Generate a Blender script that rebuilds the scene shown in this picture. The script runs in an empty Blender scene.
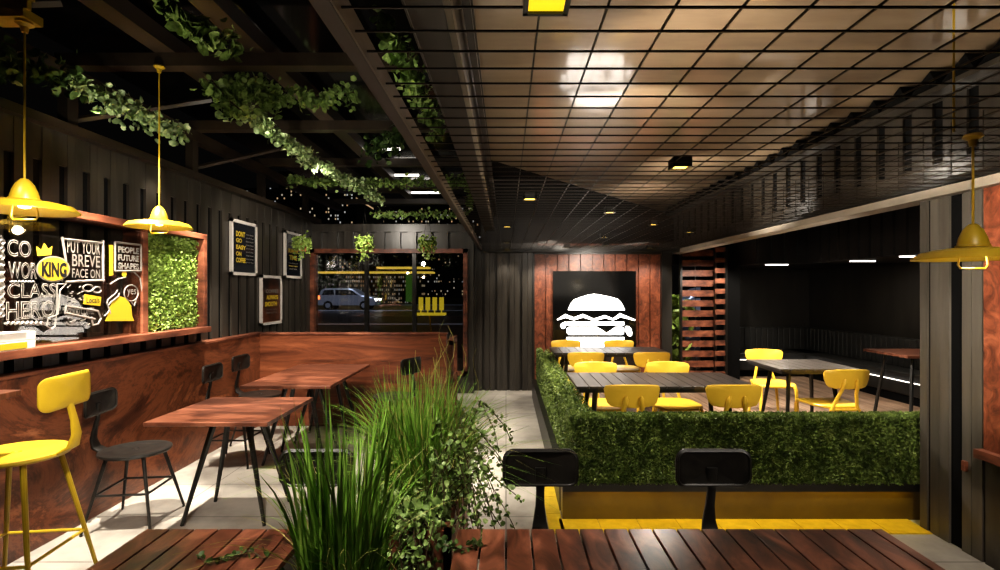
import bpy, bmesh, math, random
import numpy as np
from mathutils import Vector, Matrix, Euler
random.seed(7); rng = np.random.default_rng(7)
C = bpy.context.scene.collection
R = math.radians
F = 510.0
# ---------------------------------------------------------------- materials
def mat(name, col=(.5,.5,.5), rough=.5, metal=0, spec=.5, emit=None, estr=0):
    m = bpy.data.materials.new(name); m.use_nodes = True
    b = m.node_tree.nodes['Principled BSDF']
    b.inputs['Base Color'].default_value = (*col, 1); b.inputs['Roughness'].default_value = rough
    b.inputs['Metallic'].default_value = metal; b.inputs['Specular IOR Level'].default_value = spec
    if emit: b.inputs['Emission Color'].default_value = (*emit, 1); b.inputs['Emission Strength'].default_value = estr
    return m
def nd(m, t, **kw):
    n = m.node_tree.nodes.new(t)
    for k, v in kw.items(): setattr(n, k, v)
    return n
def ramp(m, stops):
    r = nd(m, 'ShaderNodeValToRGB'); e = r.color_ramp.elements
    e[0].position, e[0].color = stops[0][0], (*stops[0][1], 1)
    e[1].position, e[1].color = stops[-1][0], (*stops[-1][1], 1)
    for p, c in stops[1:-1]:
        x = e.new(p); x.color = (*c, 1)
    return r
def noisy(name, stops, scale=(1,1,1), nscale=5, detail=8, distort=0, rough=.5, spec=.5, bump=0, metal=0, nrough=.6, rvar=0):
    m = mat(name, rough=rough, metal=metal, spec=spec); L = m.node_tree.links
    b = m.node_tree.nodes['Principled BSDF']
    tc = nd(m, 'ShaderNodeTexCoord'); mp = nd(m, 'ShaderNodeMapping'); mp.inputs['Scale'].default_value = scale
    n = nd(m, 'ShaderNodeTexNoise'); n.inputs['Scale'].default_value = nscale; n.inputs['Detail'].default_value = detail
    n.inputs['Distortion'].default_value = distort; n.inputs['Roughness'].default_value = nrough
    r = ramp(m, stops)
    L.new(tc.outputs['Object'], mp.inputs[0]); L.new(mp.outputs[0], n.inputs['Vector'])
    L.new(n.outputs['Fac'], r.inputs[0]); L.new(r.outputs[0], b.inputs['Base Color'])
    if bump:
        bp = nd(m, 'ShaderNodeBump'); bp.inputs['Strength'].default_value = bump; bp.inputs['Distance'].default_value = .01
        L.new(n.outputs['Fac'], bp.inputs['Height']); L.new(bp.outputs[0], b.inputs['Normal'])
    if rvar:
        mr = nd(m, 'ShaderNodeMapRange'); mr.inputs[3].default_value = rough - rvar; mr.inputs[4].default_value = rough + rvar
        L.new(n.outputs['Fac'], mr.inputs[0]); L.new(mr.outputs[0], b.inputs['Roughness'])
    return m
M = {}
M['panel'] = noisy('black_container_paint', [(.3,(.022,.018,.014)),(.7,(.055,.047,.037))], (1,1,.12), 9, rough=.34, spec=.6, bump=.15, rvar=.1)
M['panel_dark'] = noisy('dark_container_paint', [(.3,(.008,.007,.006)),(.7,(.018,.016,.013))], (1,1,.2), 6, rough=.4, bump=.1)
M['pier'] = noisy('pier_paint', [(.3,(.055,.048,.038)),(.7,(.115,.10,.082))], (1,1,.12), 9, rough=.32, spec=.7, bump=.12, rvar=.1)  # container paint made lighter to carry the sheen on the piers
M['black'] = mat('flat_black', (.004,.004,.004), .8, spec=.1)
M['blackmetal'] = noisy('black_metal', [(.3,(.004,.0035,.003)),(.7,(.010,.009,.007))], (1,1,1), 14, rough=.33, spec=.6)
M['seatblack'] = noisy('worn_black_metal', [(.3,(.007,.006,.005)),(.7,(.018,.015,.012))], (1,1,1), 20, rough=.40, spec=.45)
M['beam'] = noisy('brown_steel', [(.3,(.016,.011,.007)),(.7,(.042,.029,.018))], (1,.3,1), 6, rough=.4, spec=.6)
M['beamlit'] = noisy('grey_steel', [(.3,(.16,.135,.105)),(.7,(.30,.255,.20))], (1,.3,1), 8, rough=.4, spec=.6)  # paler copy of the brown steel, light on beam faces put into the colour
M['mesh'] = mat('mesh_steel', (.022,.015,.009), .4, metal=.3)
M['ply'] = noisy('rust_plywood', [(.32,(.020,.007,.004)),(.42,(.085,.027,.013)),(.50,(.21,.070,.030)),(.56,(.10,.031,.014)),(.63,(.30,.105,.044)),(.72,(.48,.20,.09))], (.7,.7,1.3), 1.7, distort=1.5, rough=.32, spec=.5, bump=.08, nrough=.72)
M['plyh'] = noisy('rust_plywood_long', [(.32,(.022,.007,.004)),(.45,(.10,.030,.013)),(.6,(.19,.060,.025)),(.75,(.30,.11,.05))], (.45,1,3.0), 2.4, distort=.9, nrough=.72, rough=.34, bump=.06)
M['cladding'] = noisy('rust_cladding', [(.3,(.04,.011,.006)),(.5,(.16,.045,.020)),(.75,(.33,.11,.05))], (1,1,.8), 11, distort=1.4, rough=.42, bump=.3)
M['framewood'] = noisy('red_wood', [(.32,(.035,.012,.007)),(.5,(.15,.048,.024)),(.7,(.30,.115,.06))], (.6,.25,1.2), 9, rough=.45, bump=.3)
M['tablewood'] = noisy('table_wood', [(.32,(.025,.009,.006)),(.5,(.10,.034,.018)),(.7,(.22,.085,.047))], (1.0,3.6,1), 4, distort=.6, rough=.30, spec=.6, bump=.08)
M['forewood'] = noisy('stained_planks', [(.33,(.016,.006,.004)),(.5,(.11,.036,.019)),(.68,(.27,.10,.055))], (1.2,.5,1), 7, distort=1.2, rough=.30, spec=.6, bump=.12)
M['slatwood'] = noisy('grey_slats', [(.3,(.018,.015,.013)),(.7,(.055,.045,.038))], (3,.5,1), 7, rough=.34, spec=.6, bump=.1)
M['deck'] = noisy('deck_planks', [(.3,(.10,.060,.038)),(.5,(.24,.155,.10)),(.75,(.42,.29,.20))], (3,.25,1), 5, rough=.5, bump=.2)
M['yellow'] = noisy('yellow_paint', [(.3,(.40,.27,.014)),(.7,(.52,.35,.022))], (1,1,1), 5, rough=.38, spec=.5)
M['yellowp'] = noisy('yellow_plastic', [(.3,(.60,.37,.03)),(.7,(.70,.45,.045))], (1,1,1), 4, rough=.42, spec=.4)
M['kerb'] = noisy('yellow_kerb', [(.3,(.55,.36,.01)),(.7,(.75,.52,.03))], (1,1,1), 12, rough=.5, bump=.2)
M['basebrown'] = noisy('mustard_base', [(.3,(.07,.042,.006)),(.7,(.13,.08,.01))], nscale=3, rough=.35)
M['white'] = mat('white_paint', (.58,.54,.50), .4)
M['soil'] = noisy('soil', [(.3,(.01,.007,.004)),(.7,(.04,.025,.015))], nscale=30, rough=.9, bump=.6)
M['terracotta'] = noisy('terracotta', [(.3,(.25,.08,.03)),(.7,(.45,.16,.07))], nscale=14, rough=.7)
M['leather'] = noisy('black_leather', [(.3,(.006,.006,.006)),(.7,(.015,.015,.013))], nscale=8, rough=.45, bump=.05)
M['asphalt'] = noisy('asphalt', [(.3,(.012,.013,.018)),(.7,(.03,.032,.042))], nscale=3, rough=.35, bump=.1)
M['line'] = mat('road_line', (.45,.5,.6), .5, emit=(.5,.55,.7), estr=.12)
M['grassdark'] = noisy('dark_verge', [(.3,(.01,.02,.006)),(.7,(.03,.05,.015))], nscale=4, rough=.9)
def leafmat(name, a, b, c, rough=.45, nscale=25, trans=.15):
    m = noisy(name, [(.3,a),(.5,b),(.75,c)], nscale=nscale, detail=2, rough=rough, spec=.4)
    return m
M['leaf'] = leafmat('ivy_leaf', (.07,.12,.03), (.20,.30,.08), (.38,.48,.19))
M['leafpale'] = leafmat('variegated_leaf', (.16,.25,.09), (.36,.47,.22), (.62,.68,.45))
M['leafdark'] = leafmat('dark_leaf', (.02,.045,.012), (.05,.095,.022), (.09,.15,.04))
M['hedge'] = leafmat('hedge_leaf', (.035,.055,.012), (.115,.165,.034), (.26,.32,.09), nscale=14)
M['moss'] = leafmat('moss_leaf', (.12,.20,.035), (.24,.34,.07), (.38,.47,.15), nscale=30)
M['grass'] = leafmat('grass_blade', (.07,.16,.02), (.17,.33,.04), (.33,.50,.10), nscale=8)
M['drygrass'] = leafmat('dry_blade', (.20,.18,.05), (.36,.33,.09), (.50,.45,.15), nscale=8)
M['stem'] = mat('brown_stem', (.06,.035,.015), .7)

def concrete():
    m = noisy('concrete_floor', [(.32,(.20,.18,.155)),(.5,(.37,.34,.295)),(.68,(.50,.46,.40))], nscale=1.6, detail=10, rough=.42, spec=.5, bump=.08)
    L = m.node_tree.links; b = m.node_tree.nodes['Principled BSDF']
    tc = nd(m,'ShaderNodeTexCoord'); br = nd(m,'ShaderNodeTexBrick'); br.offset = 0
    br.inputs['Scale'].default_value = 1; br.inputs['Brick Width'].default_value = 1.2; br.inputs['Row Height'].default_value = .6
    br.inputs['Mortar Size'].default_value = .006; br.inputs['Color1'].default_value = (1,1,1,1); br.inputs['Color2'].default_value = (.93,.93,.93,1)
    br.inputs['Mortar'].default_value = (.45,.45,.45,1)
    mx = nd(m,'ShaderNodeMix', data_type='RGBA', blend_type='MULTIPLY'); mx.inputs[0].default_value = 1
    src = b.inputs['Base Color'].links[0].from_socket
    L.new(tc.outputs['Object'], br.inputs['Vector']); L.new(src, mx.inputs[6]); L.new(br.outputs['Color'], mx.inputs[7]); L.new(mx.outputs[2], b.inputs['Base Color'])
    return m
M['concrete'] = concrete()
def glassmat(name, tint=(1,1,1), refl=1.1, base=.06):
    m = bpy.data.materials.new(name); m.use_nodes = True; nt = m.node_tree; nt.nodes.clear()
    o = nt.nodes.new('ShaderNodeOutputMaterial'); mix = nt.nodes.new('ShaderNodeMixShader')
    t = nt.nodes.new('ShaderNodeBsdfTransparent'); g = nt.nodes.new('ShaderNodeBsdfGlossy'); g.inputs['Roughness'].default_value = .015
    t.inputs[0].default_value = (*tint,1)
    lw = nt.nodes.new('ShaderNodeFresnel'); lw.inputs[0].default_value = 1.5
    ma = nt.nodes.new('ShaderNodeMath'); ma.operation = 'MULTIPLY_ADD'; ma.inputs[1].default_value = refl; ma.inputs[2].default_value = base; ma.use_clamp = True
    nt.links.new(lw.outputs[0], ma.inputs[0]); nt.links.new(ma.outputs[0], mix.inputs[0])
    nt.links.new(t.outputs[0], mix.inputs[1]); nt.links.new(g.outputs[0], mix.inputs[2]); nt.links.new(mix.outputs[0], o.inputs[0])
    return m
M['glass'] = glassmat('window_glass', (.85,.85,.85), base=.05)
M['artglass'] = glassmat('art_glass', (.8,.78,.75), refl=.22, base=.0)
M['roofglass'] = noisy('dark_roof_glass', [(.3,(.002,.002,.002)),(.7,(.006,.005,.004))], nscale=2, rough=.10, spec=1.0)
def ceilmat():
    m = noisy('varnished_ceiling_board', [(.3,(.19,.135,.085)),(.5,(.26,.19,.12)),(.75,(.33,.25,.165))], (.5,2.2,1), 2.0, detail=6, rough=.30, spec=.6, bump=.02)
    b = m.node_tree.nodes['Principled BSDF']; b.inputs['Coat Weight'].default_value = 1; b.inputs['Coat Roughness'].default_value = .07; b.inputs['Coat IOR'].default_value = 1.75
    return m
M['ceil'] = ceilmat()
M['ceildark'] = noisy('dark_ceiling_board', [(.3,(.010,.007,.005)),(.7,(.024,.017,.011))], (1,4,1), 3, rough=.22, spec=.7)
def em(name, col, s):
    return mat(name, (.02,.02,.02) if s < 1 else col, .5, emit=col, estr=s)
M['burger'] = em('sign_white', (1,.97,.93), 3.6)
M['bulb'] = em('bulb_glow', (1,.85,.6), 3)
M['tube'] = em('tube_light', (1,.93,.85), 2.2)
M['led'] = em('led_strip', (1,.95,.88), 3)
M['ledyellow'] = em('yellow_led', (1,.70,.06), .9)
M['downyellow'] = em('yellow_lens', (1,.72,.02), 1.0)
M['downwarm'] = em('warm_lens', (1,.65,.12), 5)
M['head'] = em('headlight', (1,.95,.85), 6)
M['tail'] = em('taillight', (1,.22,.05), 3)
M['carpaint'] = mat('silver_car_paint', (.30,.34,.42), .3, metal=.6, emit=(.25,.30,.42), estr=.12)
M['carglass'] = mat('car_glass', (.01,.012,.016), .1)
def building_mat(name, seed, dens=.82, sx=1.6, sz=2.6, strength=2.5):
    m = mat(name, (.012,.011,.012), .8); L = m.node_tree.links; b = m.node_tree.nodes['Principled BSDF']
    tc = nd(m,'ShaderNodeTexCoord'); sp = nd(m,'ShaderNodeSeparateXYZ'); L.new(tc.outputs['Object'], sp.inputs[0])
    def ma(op, a, v=None, s2=None):
        n = nd(m,'ShaderNodeMath', operation=op)
        L.new(a, n.inputs[0])
        if s2 is not None: L.new(s2, n.inputs[1])
        elif v is not None: n.inputs[1].default_value = v
        return n.outputs[0]
    x = ma('DIVIDE', sp.outputs[0], sx); z = ma('DIVIDE', sp.outputs[2], sz)
    cb = nd(m,'ShaderNodeCombineXYZ'); L.new(ma('FLOOR', x), cb.inputs[0]); L.new(ma('FLOOR', z), cb.inputs[1]); cb.inputs[2].default_value = seed
    wn = nd(m,'ShaderNodeTexWhiteNoise'); L.new(cb.outputs[0], wn.inputs[0])
    on = ma('GREATER_THAN', wn.outputs[0], dens)
    fx = ma('LESS_THAN', ma('FRACT', x), .55); fz = ma('LESS_THAN', ma('FRACT', z), .5)
    k = ma('MULTIPLY', on, s2=ma('MULTIPLY', fx, s2=fz))
    r = ramp(m, [(0,(1,.45,.15)),(.5,(1,.8,.5)),(1,(.8,.9,1))]); L.new(wn.outputs[1], r.inputs[0])
    L.new(r.outputs[0], b.inputs['Emission Color']); L.new(ma('MULTIPLY', k, strength), b.inputs['Emission Strength'])
    return m
# ---------------------------------------------------------------- mesh builder
class MB:
    def __init__(s): s.v = []; s.f = []; s.arr = []
    def raw(s, vs, fs):
        o = len(s.v); s.v += [tuple(v) for v in vs]; s.f += [tuple(i+o for i in f) for f in fs]; return s
    def box(s, a, b, mtx=None):
        x0,x1 = sorted((a[0],b[0])); y0,y1 = sorted((a[1],b[1])); z0,z1 = sorted((a[2],b[2]))
        vs = [Vector(p) for p in [(x0,y0,z0),(x1,y0,z0),(x1,y1,z0),(x0,y1,z0),(x0,y0,z1),(x1,y0,z1),(x1,y1,z1),(x0,y1,z1)]]
        if mtx: vs = [mtx @ v for v in vs]
        return s.raw(vs, [(0,3,2,1),(4,5,6,7),(0,1,5,4),(1,2,6,5),(2,3,7,6),(3,0,4,7)])
    def sweep(s, path, sec, closed_sec=True, up=Vector((0,0,1)), scales=None):
        # sec: list of (a,b); path: points
        P = [Vector(p) for p in path]; n = len(P); k = len(sec); vs = []; fs = []
        side = None
        for i, p in enumerate(P):
            t = (P[min(i+1,n-1)] - P[max(i-1,0)]).normalized()
            u = up if abs(t.dot(up)) < .98 else Vector((0,1,0))
            a = t.cross(u).normalized()
            if side is not None:
                aa = (side - t*side.dot(t))
                if aa.length > 1e-4: a = aa.normalized()
            side = a
            b = a.cross(t).normalized()
            sc = scales[i] if scales else (1,1)
            if not isinstance(sc, tuple): sc = (sc, sc)
            for (x, y) in sec: vs.append(p + a*x*sc[0] + b*y*sc[1])
        for i in range(n-1):
            for j in range(k):
                fs.append((i*k+j, i*k+(j+1)%k, (i+1)*k+(j+1)%k, (i+1)*k+j))
        fs.append(tuple(range(k-1,-1,-1))); fs.append(tuple((n-1)*k+j for j in range(k)))
        return s.raw(vs, fs)
    def tube(s, path, r, k=8, scales=None, **kw):
        return s.sweep(path, [(r*math.cos(2*math.pi*j/k), r*math.sin(2*math.pi*j/k)) for j in range(k)], scales=scales, **kw)
    def lathe(s, prof, c=(0,0,0), k=32, ex=1, ey=1):
        n = len(prof); vs = []; fs = []
        for (r, z) in prof:
            for j in range(k):
                t = 2*math.pi*j/k; vs.append((c[0]+ex*r*math.cos(t), c[1]+ey*r*math.sin(t), c[2]+z))
        for i in range(n-1):
            for j in range(k): fs.append((i*k+j, i*k+(j+1)%k, (i+1)*k+(j+1)%k, (i+1)*k+j))
        return s.raw(vs, fs)
    def prism(s, poly, fn0, fn1):
        n = len(poly)
        vs = [fn0(p) for p in poly] + [fn1(p) for p in poly]
        fs = [tuple(range(n-1,-1,-1)), tuple(range(n,2*n))] + [(i,(i+1)%n,n+(i+1)%n,n+i) for i in range(n)]
        return s.raw(vs, fs)
    def build(s, name, m, parent=None, smooth=False, bevel=0, world=True, segs=2):
        vs = s.v
        if parent is not None and world:
            mi = parent_world(parent).inverted(); vs = [mi @ Vector(v) for v in vs]
        me = bpy.data.meshes.new(name); me.from_pydata([tuple(v) for v in vs], [], s.f); me.update()
        bm = bmesh.new(); bm.from_mesh(me); bmesh.ops.recalc_face_normals(bm, faces=bm.faces); bm.to_mesh(me); bm.free()
        me.materials.append(m)
        o = bpy.data.objects.new(name, me); C.objects.link(o)
        if parent is not None: o.parent = parent
        if smooth:
            for p in me.polygons: p.use_smooth = True
            try: me.set_sharp_from_angle(angle=R(40))
            except Exception: pass
        if bevel:
            b = o.modifiers.new('Bevel','BEVEL'); b.width = bevel; b.segments = segs; b.limit_method = 'ANGLE'
        return o
def parent_world(p):
    m = Matrix.Identity(4)
    while p is not None:
        m = Matrix.Translation(p.location) @ p.rotation_euler.to_matrix().to_4x4() @ m; p = p.parent
    return m
def npmesh(name, V, Fq, m, parent=None, smooth=False):
    if parent is not None: V = V - np.array(parent_world(parent).translation)
    me = bpy.data.meshes.new(name); nf, k = Fq.shape
    me.vertices.add(len(V)); me.vertices.foreach_set('co', V.astype(np.float32).ravel())
    me.loops.add(nf*k); me.loops.foreach_set('vertex_index', Fq.astype(np.int32).ravel())
    me.polygons.add(nf); me.polygons.foreach_set('loop_start', (np.arange(nf)*k).astype(np.int32))
    me.update(calc_edges=True); me.validate(); me.materials.append(m)
    o = bpy.data.objects.new(name, me); C.objects.link(o)
    if parent is not None: o.parent = parent
    return o
def leaf_arrays(P, S, tilt=None, direct=None):
    """leaf shapes at points P with size S; random orientation"""
    n = len(P)
    T = np.array([(0,0,0),(-.52,.30,.12),(-.40,.78,.08),(0,1,-.05),(.40,.78,.08),(.52,.30,.12)])
    d = rng.normal(size=(n,3)) if direct is None else direct + rng.normal(size=(n,3))*.45
    d /= np.linalg.norm(d,axis=1)[:,None]
    a = np.cross(d, rng.normal(size=(n,3))); a /= np.linalg.norm(a,axis=1)[:,None]
    b = np.cross(a, d)
    S = np.broadcast_to(S, n)
    V = P[:,None,:] + S[:,None,None]*(T[None,:,0,None]*a[:,None,:] + T[None,:,1,None]*d[:,None,:] + T[None,:,2,None]*b[:,None,:])
    base = (np.arange(n)*6)[:,None]
    Fq = np.concatenate([base+np.array([[0,5,4,3]]), base+np.array([[0,3,2,1]])])
    return V.reshape(-1,3), Fq
def leaves(name, P, S, m, parent=None, direct=None):
    V, Fq = leaf_arrays(np.asarray(P,float), S, direct=direct); return npmesh(name, V, Fq, m, parent)
def thing(name, label, cat, loc=(0,0,0), rotz=0, group=None):
    o = bpy.data.objects.new(name, None); C.objects.link(o); o.empty_display_size = .1
    o.location = loc; o.rotation_euler = (0,0,rotz)
    return tag(o, label, cat, group)
def tag(o, label, cat, group=None, kind=None):
    o['label'] = label; o['category'] = cat
    if group: o['group'] = group
    if kind: o['kind'] = kind
    return o
def structure(o): o['kind'] = 'structure'; return o
def dup(root, loc, rotz, label, group=None):
    r = root.copy(); C.objects.link(r); r.location = loc; r.rotation_euler = (0,0,rotz); r['label'] = label
    if group: r['group'] = group
    for ch in [o for o in bpy.data.objects if o.parent == root]:
        c = ch.copy(); C.objects.link(c); c.parent = r
        for g in [o for o in bpy.data.objects if o.parent == ch]:
            d = g.copy(); C.objects.link(d); d.parent = c
    return r
def rrect(w, h, r, n=5):
    pts = []
    for cx, cy, a0 in ((w/2-r,h/2-r,0),(-w/2+r,h/2-r,90),(-w/2+r,-h/2+r,180),(w/2-r,-h/2+r,270)):
        for i in range(n+1):
            a = R(a0+90*i/n); pts.append((cx+r*math.cos(a), cy+r*math.sin(a)))
    return pts
# ================================================================ SETTING
floor = MB().box((-3.2,-1.5,-.1),(6.4,12,0)).build('floor', M['concrete']); structure(floor)
# ground outside
g = MB().box((-90,12,-.12),(90,58,-.01)).build('trim_1', M['asphalt']); structure(g)
g = MB()
for d in (24.,40.,54.5): g.box((-80,d-.15,-.01),(80,d+.15,.01))
g = g.build('trim_2', M['line']); structure(g)
g = MB().box((-90,58,-.1),(90,140,.05)).build('trim_3', M['grassdark']); structure(g)

XL = -3.0; YB = 7.9
# left wall with vertical recessed slots
structure(MB().box((-3.25,-1.5,0),(-3.022,YB+.2,2.66)).build('wall_left_backing', M['black']))
w = MB()
y = -1.45
while y < YB-.02:
    w.box((-3.03,y,0),(-3.0,y+.061,2.66)); w.box((-3.03,y+.065,0),(-3.002,y+.127,2.66)); y += .19
w.box((-3.03,-1.5,2.44),(-3.004,YB,2.66)); w.box((-3.03,-1.5,0),(-2.998,YB,.12))
structure(w.build('wall_left', M['panel']))
w = MB().box((-3.25,-1.5,2.66),(-2.93,YB+.2,2.72)).build('trim_4', M['beam']); structure(w)
# window wall (far left) : opening X -2.96..-.66, z .2..2.17
WX0, WX1, WZ0, WZ1 = -2.95, -.66, .35, 2.17
w = MB(); w.box((-3.07,YB+.05,0),(-.5,YB+.15,WZ0)); w.box((-3.07,YB+.05,WZ1),(-.5,YB+.15,2.6)); w.box((WX1,YB+.05,0),(-.5,YB+.15,2.6))
x = -3.0
while x < -.62:
    w.box((x,YB-.01,WZ1),(x+.14,YB+.05,2.5)); w.box((x,YB-.01,0),(x+.14,YB+.05,WZ0)); x += .245
w.box((-3.07,YB-.02,2.5),(-.5,YB+.15,2.62)); w.box((-.655,YB-.01,0),(-.5,YB+.06,2.6))
structure(w.build('wall_back_left', M['panel']))
# passage back wall
w = MB(); w.box((-.56,8.16,0),(.5,8.26,2.35))
x = -.54
while x < .42:
    w.box((x,8.11,0),(x+.075,8.16,2.35)); w.box((x+.08,8.11,0),(x+.155,8.16,2.35)); x += .2
structure(w.build('wall_passage', M['panel']))
# wood cladding wall with burger sign
w = MB(); w.box((.44,8.18,0),(2.5,8.3,2.35))
for i in range(11): w.box((.455+i*.185,8.14,.05),(.455+i*.185+.168,8.18,2.17))
structure(w.build('wall_cladding', M['cladding']))
w = MB(); w.box((.42,8.1,0),(.455,8.2,2.3)); w.box((.42,8.1,2.17),(2.5,8.2,2.3)); w.box((2.46,8.05,.0),(2.62,8.25,2.35))
structure(w.build('trim_5', M['panel_dark']))
# window: frame, mullions, panes
win = structure(bpy.data.objects.new('window_1', None)); C.objects.link(win); win.location = (-1.8,YB,WZ0)
f = MB(); t = .065
f.box((WX0-t,YB-.06,WZ0-t),(WX0,YB+.1,WZ1+t)); f.box((WX1,YB-.06,WZ0-t),(WX1+t,YB+.1,WZ1+t))
f.box((WX0-t,YB-.06,WZ1),(WX1+t,YB+.1,WZ1+t)); f.box((WX0-t,YB-.06,WZ0-t),(WX1+t,YB+.1,WZ0))
f.build('window_frame', M['framewood'], win)
for x in (-2.16,-1.42): MB().box((x-.03,YB-.02,WZ0),(x+.03,YB+.05,WZ1)).build('mullion', M['blackmetal'], win)
for a,b in ((WX0,-2.19),(-2.13,-1.45),(-1.39,WX1)): MB().box((a,YB+.02,WZ0),(b,YB+.026,WZ1)).build('window_pane', M['glass'], win)
# ceiling right: beige board cut on a diagonal + dark boards
CZ = 3.0
structure(MB().prism([(-.2,-1.5),(2.85,-1.5),(2.85,9.0),(2.7,9.0),(-.2,5.45)], lambda p:(p[0],p[1],CZ), lambda p:(p[0],p[1],CZ+.05)).build('ceiling', M['ceil']))
structure(MB().box((-.5,-1.5,CZ+.05),(6.4,12,CZ+.15)).build('ceiling_dark', M['ceildark']))
structure(MB().box((-.5,10.2,2.1),(6.4,10.3,CZ+.1)).build('wall_back_upper', M['panel_dark']))
# roof edge beams beside the ceiling
b = MB(); b.box((-.34,-1.5,2.55),(-.21,8.2,2.62)); b.box((-.26,-1.5,2.62),(-.2,8.2,3.1)); structure(b.build('trim_6', M['beam']))
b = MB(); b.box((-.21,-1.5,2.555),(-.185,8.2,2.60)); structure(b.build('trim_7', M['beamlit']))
b = MB(); b.box((-.185,-1.5,2.80),(-.15,8.2,2.86)); structure(b.build('trim_8', M['beam']))
# right container wall: upper corrugated band above opening + near piers
XR = 2.8
w = MB(); structure(MB().box((XR+.015,-1.0,2.3),(XR+.16,8.6,CZ)).box((XR+.015,-1,0),(XR+.16,3.45,2.3)).build('wall_right_backing', M['black']))
y = 3.45
k = 0
yy = -.9
while yy < 8.5:
    w.box((XR,yy,2.42),(XR+.06,yy+.17,2.82)); yy += .25
w.box((XR-.005,-1,2.3),(XR+.06,8.6,2.42)); w.box((XR-.10,-1,2.85),(XR+.06,8.6,2.88)); w.box((XR,-1,2.82),(XR+.06,8.6,2.9))
for a,b_ in ((3.36,3.45),(3.19,3.325),(3.04,3.185)): pass
pw_ = MB()
for a_,b_ in ((3.392,3.45),(3.30,3.366),(3.224,3.296),(3.07,3.132),(3.0,3.066)): pw_.box((XR,a_,0),(XR+.06,b_,2.3))
structure(pw_.build('wall_right_piers', M['pier']))
w.box((XR,-1,0),(XR+.06,2.98,.62))
structure(w.build('wall_right', M['panel']))
# zigzag profile of roof sheet against the wall
z = MB(); yy = -.8
while yy < 8.5:
    z.prism([(yy,2.88),(yy+.25,2.88),(yy+.06,2.998)], lambda p:(XR-.09,p[0],p[1]), lambda p:(XR+.06,p[0],p[1])); yy += .25
structure(z.build('trim_9', M['black']))
# lit rectangular beam over the opening
b = MB(); b.box((XR-.06,-1,2.26),(XR+.04,8.5,2.3)); structure(b.build('trim_10', M['panel_dark']))
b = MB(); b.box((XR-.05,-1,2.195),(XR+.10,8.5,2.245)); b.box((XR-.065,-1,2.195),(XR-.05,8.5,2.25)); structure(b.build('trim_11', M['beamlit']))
b = MB(); b.box((-.4,8.02,2.20),(2.8,8.12,2.3)); structure(b.build('trim_12', M['panel_dark']))
# ---- mesh ceiling
mz = 2.25
m_ = MB(); y = 1.177-.1087*5
while y < 8.1:
    m_.box((-.40,y-.0025,mz),(2.70,y+.0025,mz+.005)); y += .1087
x = -.235
while x < 2.7:
    m_.box((x-.0026,.5,mz+.005),(x+.0026,8.1,mz+.010)); x += .157
root = thing('mesh_ceiling', 'dark steel wire grid panel hung level under the beige ceiling', 'mesh panel', (1.2,4,mz))
m_.build('wire_grid', M['mesh'], root)
# upright mesh hung beside the right wall
u = MB()
for z_ in np.arange(2.31,2.62,.055): u.box((2.70,.6,z_),(2.704,8.1,z_+.004))
y = .6
while y < 8.1: u.box((2.70,y-.002,2.29),(2.704,y+.002,2.62)); y += .208
u.build('side_grid', M['mesh'], root)
root = thing('steel_beam', 'brown steel channel carrying the left edge of the wire grid', 'beam', (-.4,4,mz-.03))
MB().box((-.425,-.5,mz-.02),(-.385,8.15,mz+.0)).box((-.425,-.5,mz),(-.415,8.15,mz+.09)).build('channel', M['beam'], root)
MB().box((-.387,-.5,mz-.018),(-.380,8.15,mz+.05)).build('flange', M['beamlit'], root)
# ---------------------------------------------------------------- pergola
PZ = 3.14
for i,d in enumerate((2.1,3.5,4.9,6.3,7.7,9.1)):
    n = ['nearest','second','third','fourth','fifth','farthest'][i]
    o = MB().box((-3.1,d,PZ),(-.3,d+.10,PZ+.09)).build('crossbeam', M['beam'])
    tag(o, f'dark steel pergola crossbeam over the left dining area, {n} of six', 'beam', 'pergola crossbeams')
for i,(x,wd) in enumerate(((-1.72,.07),(-2.34,.07),(-1.05,.06))):
    o = MB().box((x-wd,-.5,PZ+.09),(x+wd,9.4,PZ+.2)).build('roof_joist', M['beam'])
    tag(o, ['dark lengthwise roof joist under the long bright garland','dark lengthwise roof joist closest to the left wall','dark lengthwise roof joist closest to the wire grid'][i], 'beam')
o = MB().box((-3.09,-.5,3.04),(-2.99,9.3,3.14)).build('roof_rail', M['beam']); tag(o, 'dark steel rail running above the left wall on short posts', 'beam')
for i,d in enumerate((2.1,3.5,4.9,6.3,7.7)):
    o = MB().box((-3.08,d,2.72),(-3.01,d+.09,3.04)).build('short_post', M['beam'])
    tag(o, f'short steel post on top of the left wall, {["nearest","second","third","fourth","farthest"][i]} of five', 'post', 'posts on the left wall')
# diagonal braces
for i,d in enumerate((2.15,3.55,4.95)):
    o = MB().tube([(-3.04,d+.05,2.8),(-2.4,d+.6,3.15)], .022, 4).build('diagonal_brace', M['beam'])
    tag(o, f'slim diagonal brace rising from left wall top to roof, {["nearest","middle","farthest"][i]} of three', 'brace', 'roof braces')
structure(MB().box((-3.3,-1.5,3.42),(-.26,9.6,3.46)).build('ceiling_glass', M['roofglass']))
for i,(x,d,l) in enumerate(((-1.45,6.15,.35),(-1.5,7.55,.42),(-1.45,8.9,.62))):
    o = MB().tube([(x-l/2,d,3.3),(x+l/2,d,3.3)], .018, 8).build('tube_light', M['tube'])  # glowing tubes added in place of fluorescent reflections
    tag(o, f'white tube light under the glass roof, {["nearest","middle","farthest"][i]} of three', 'light', 'tube lights')
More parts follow.
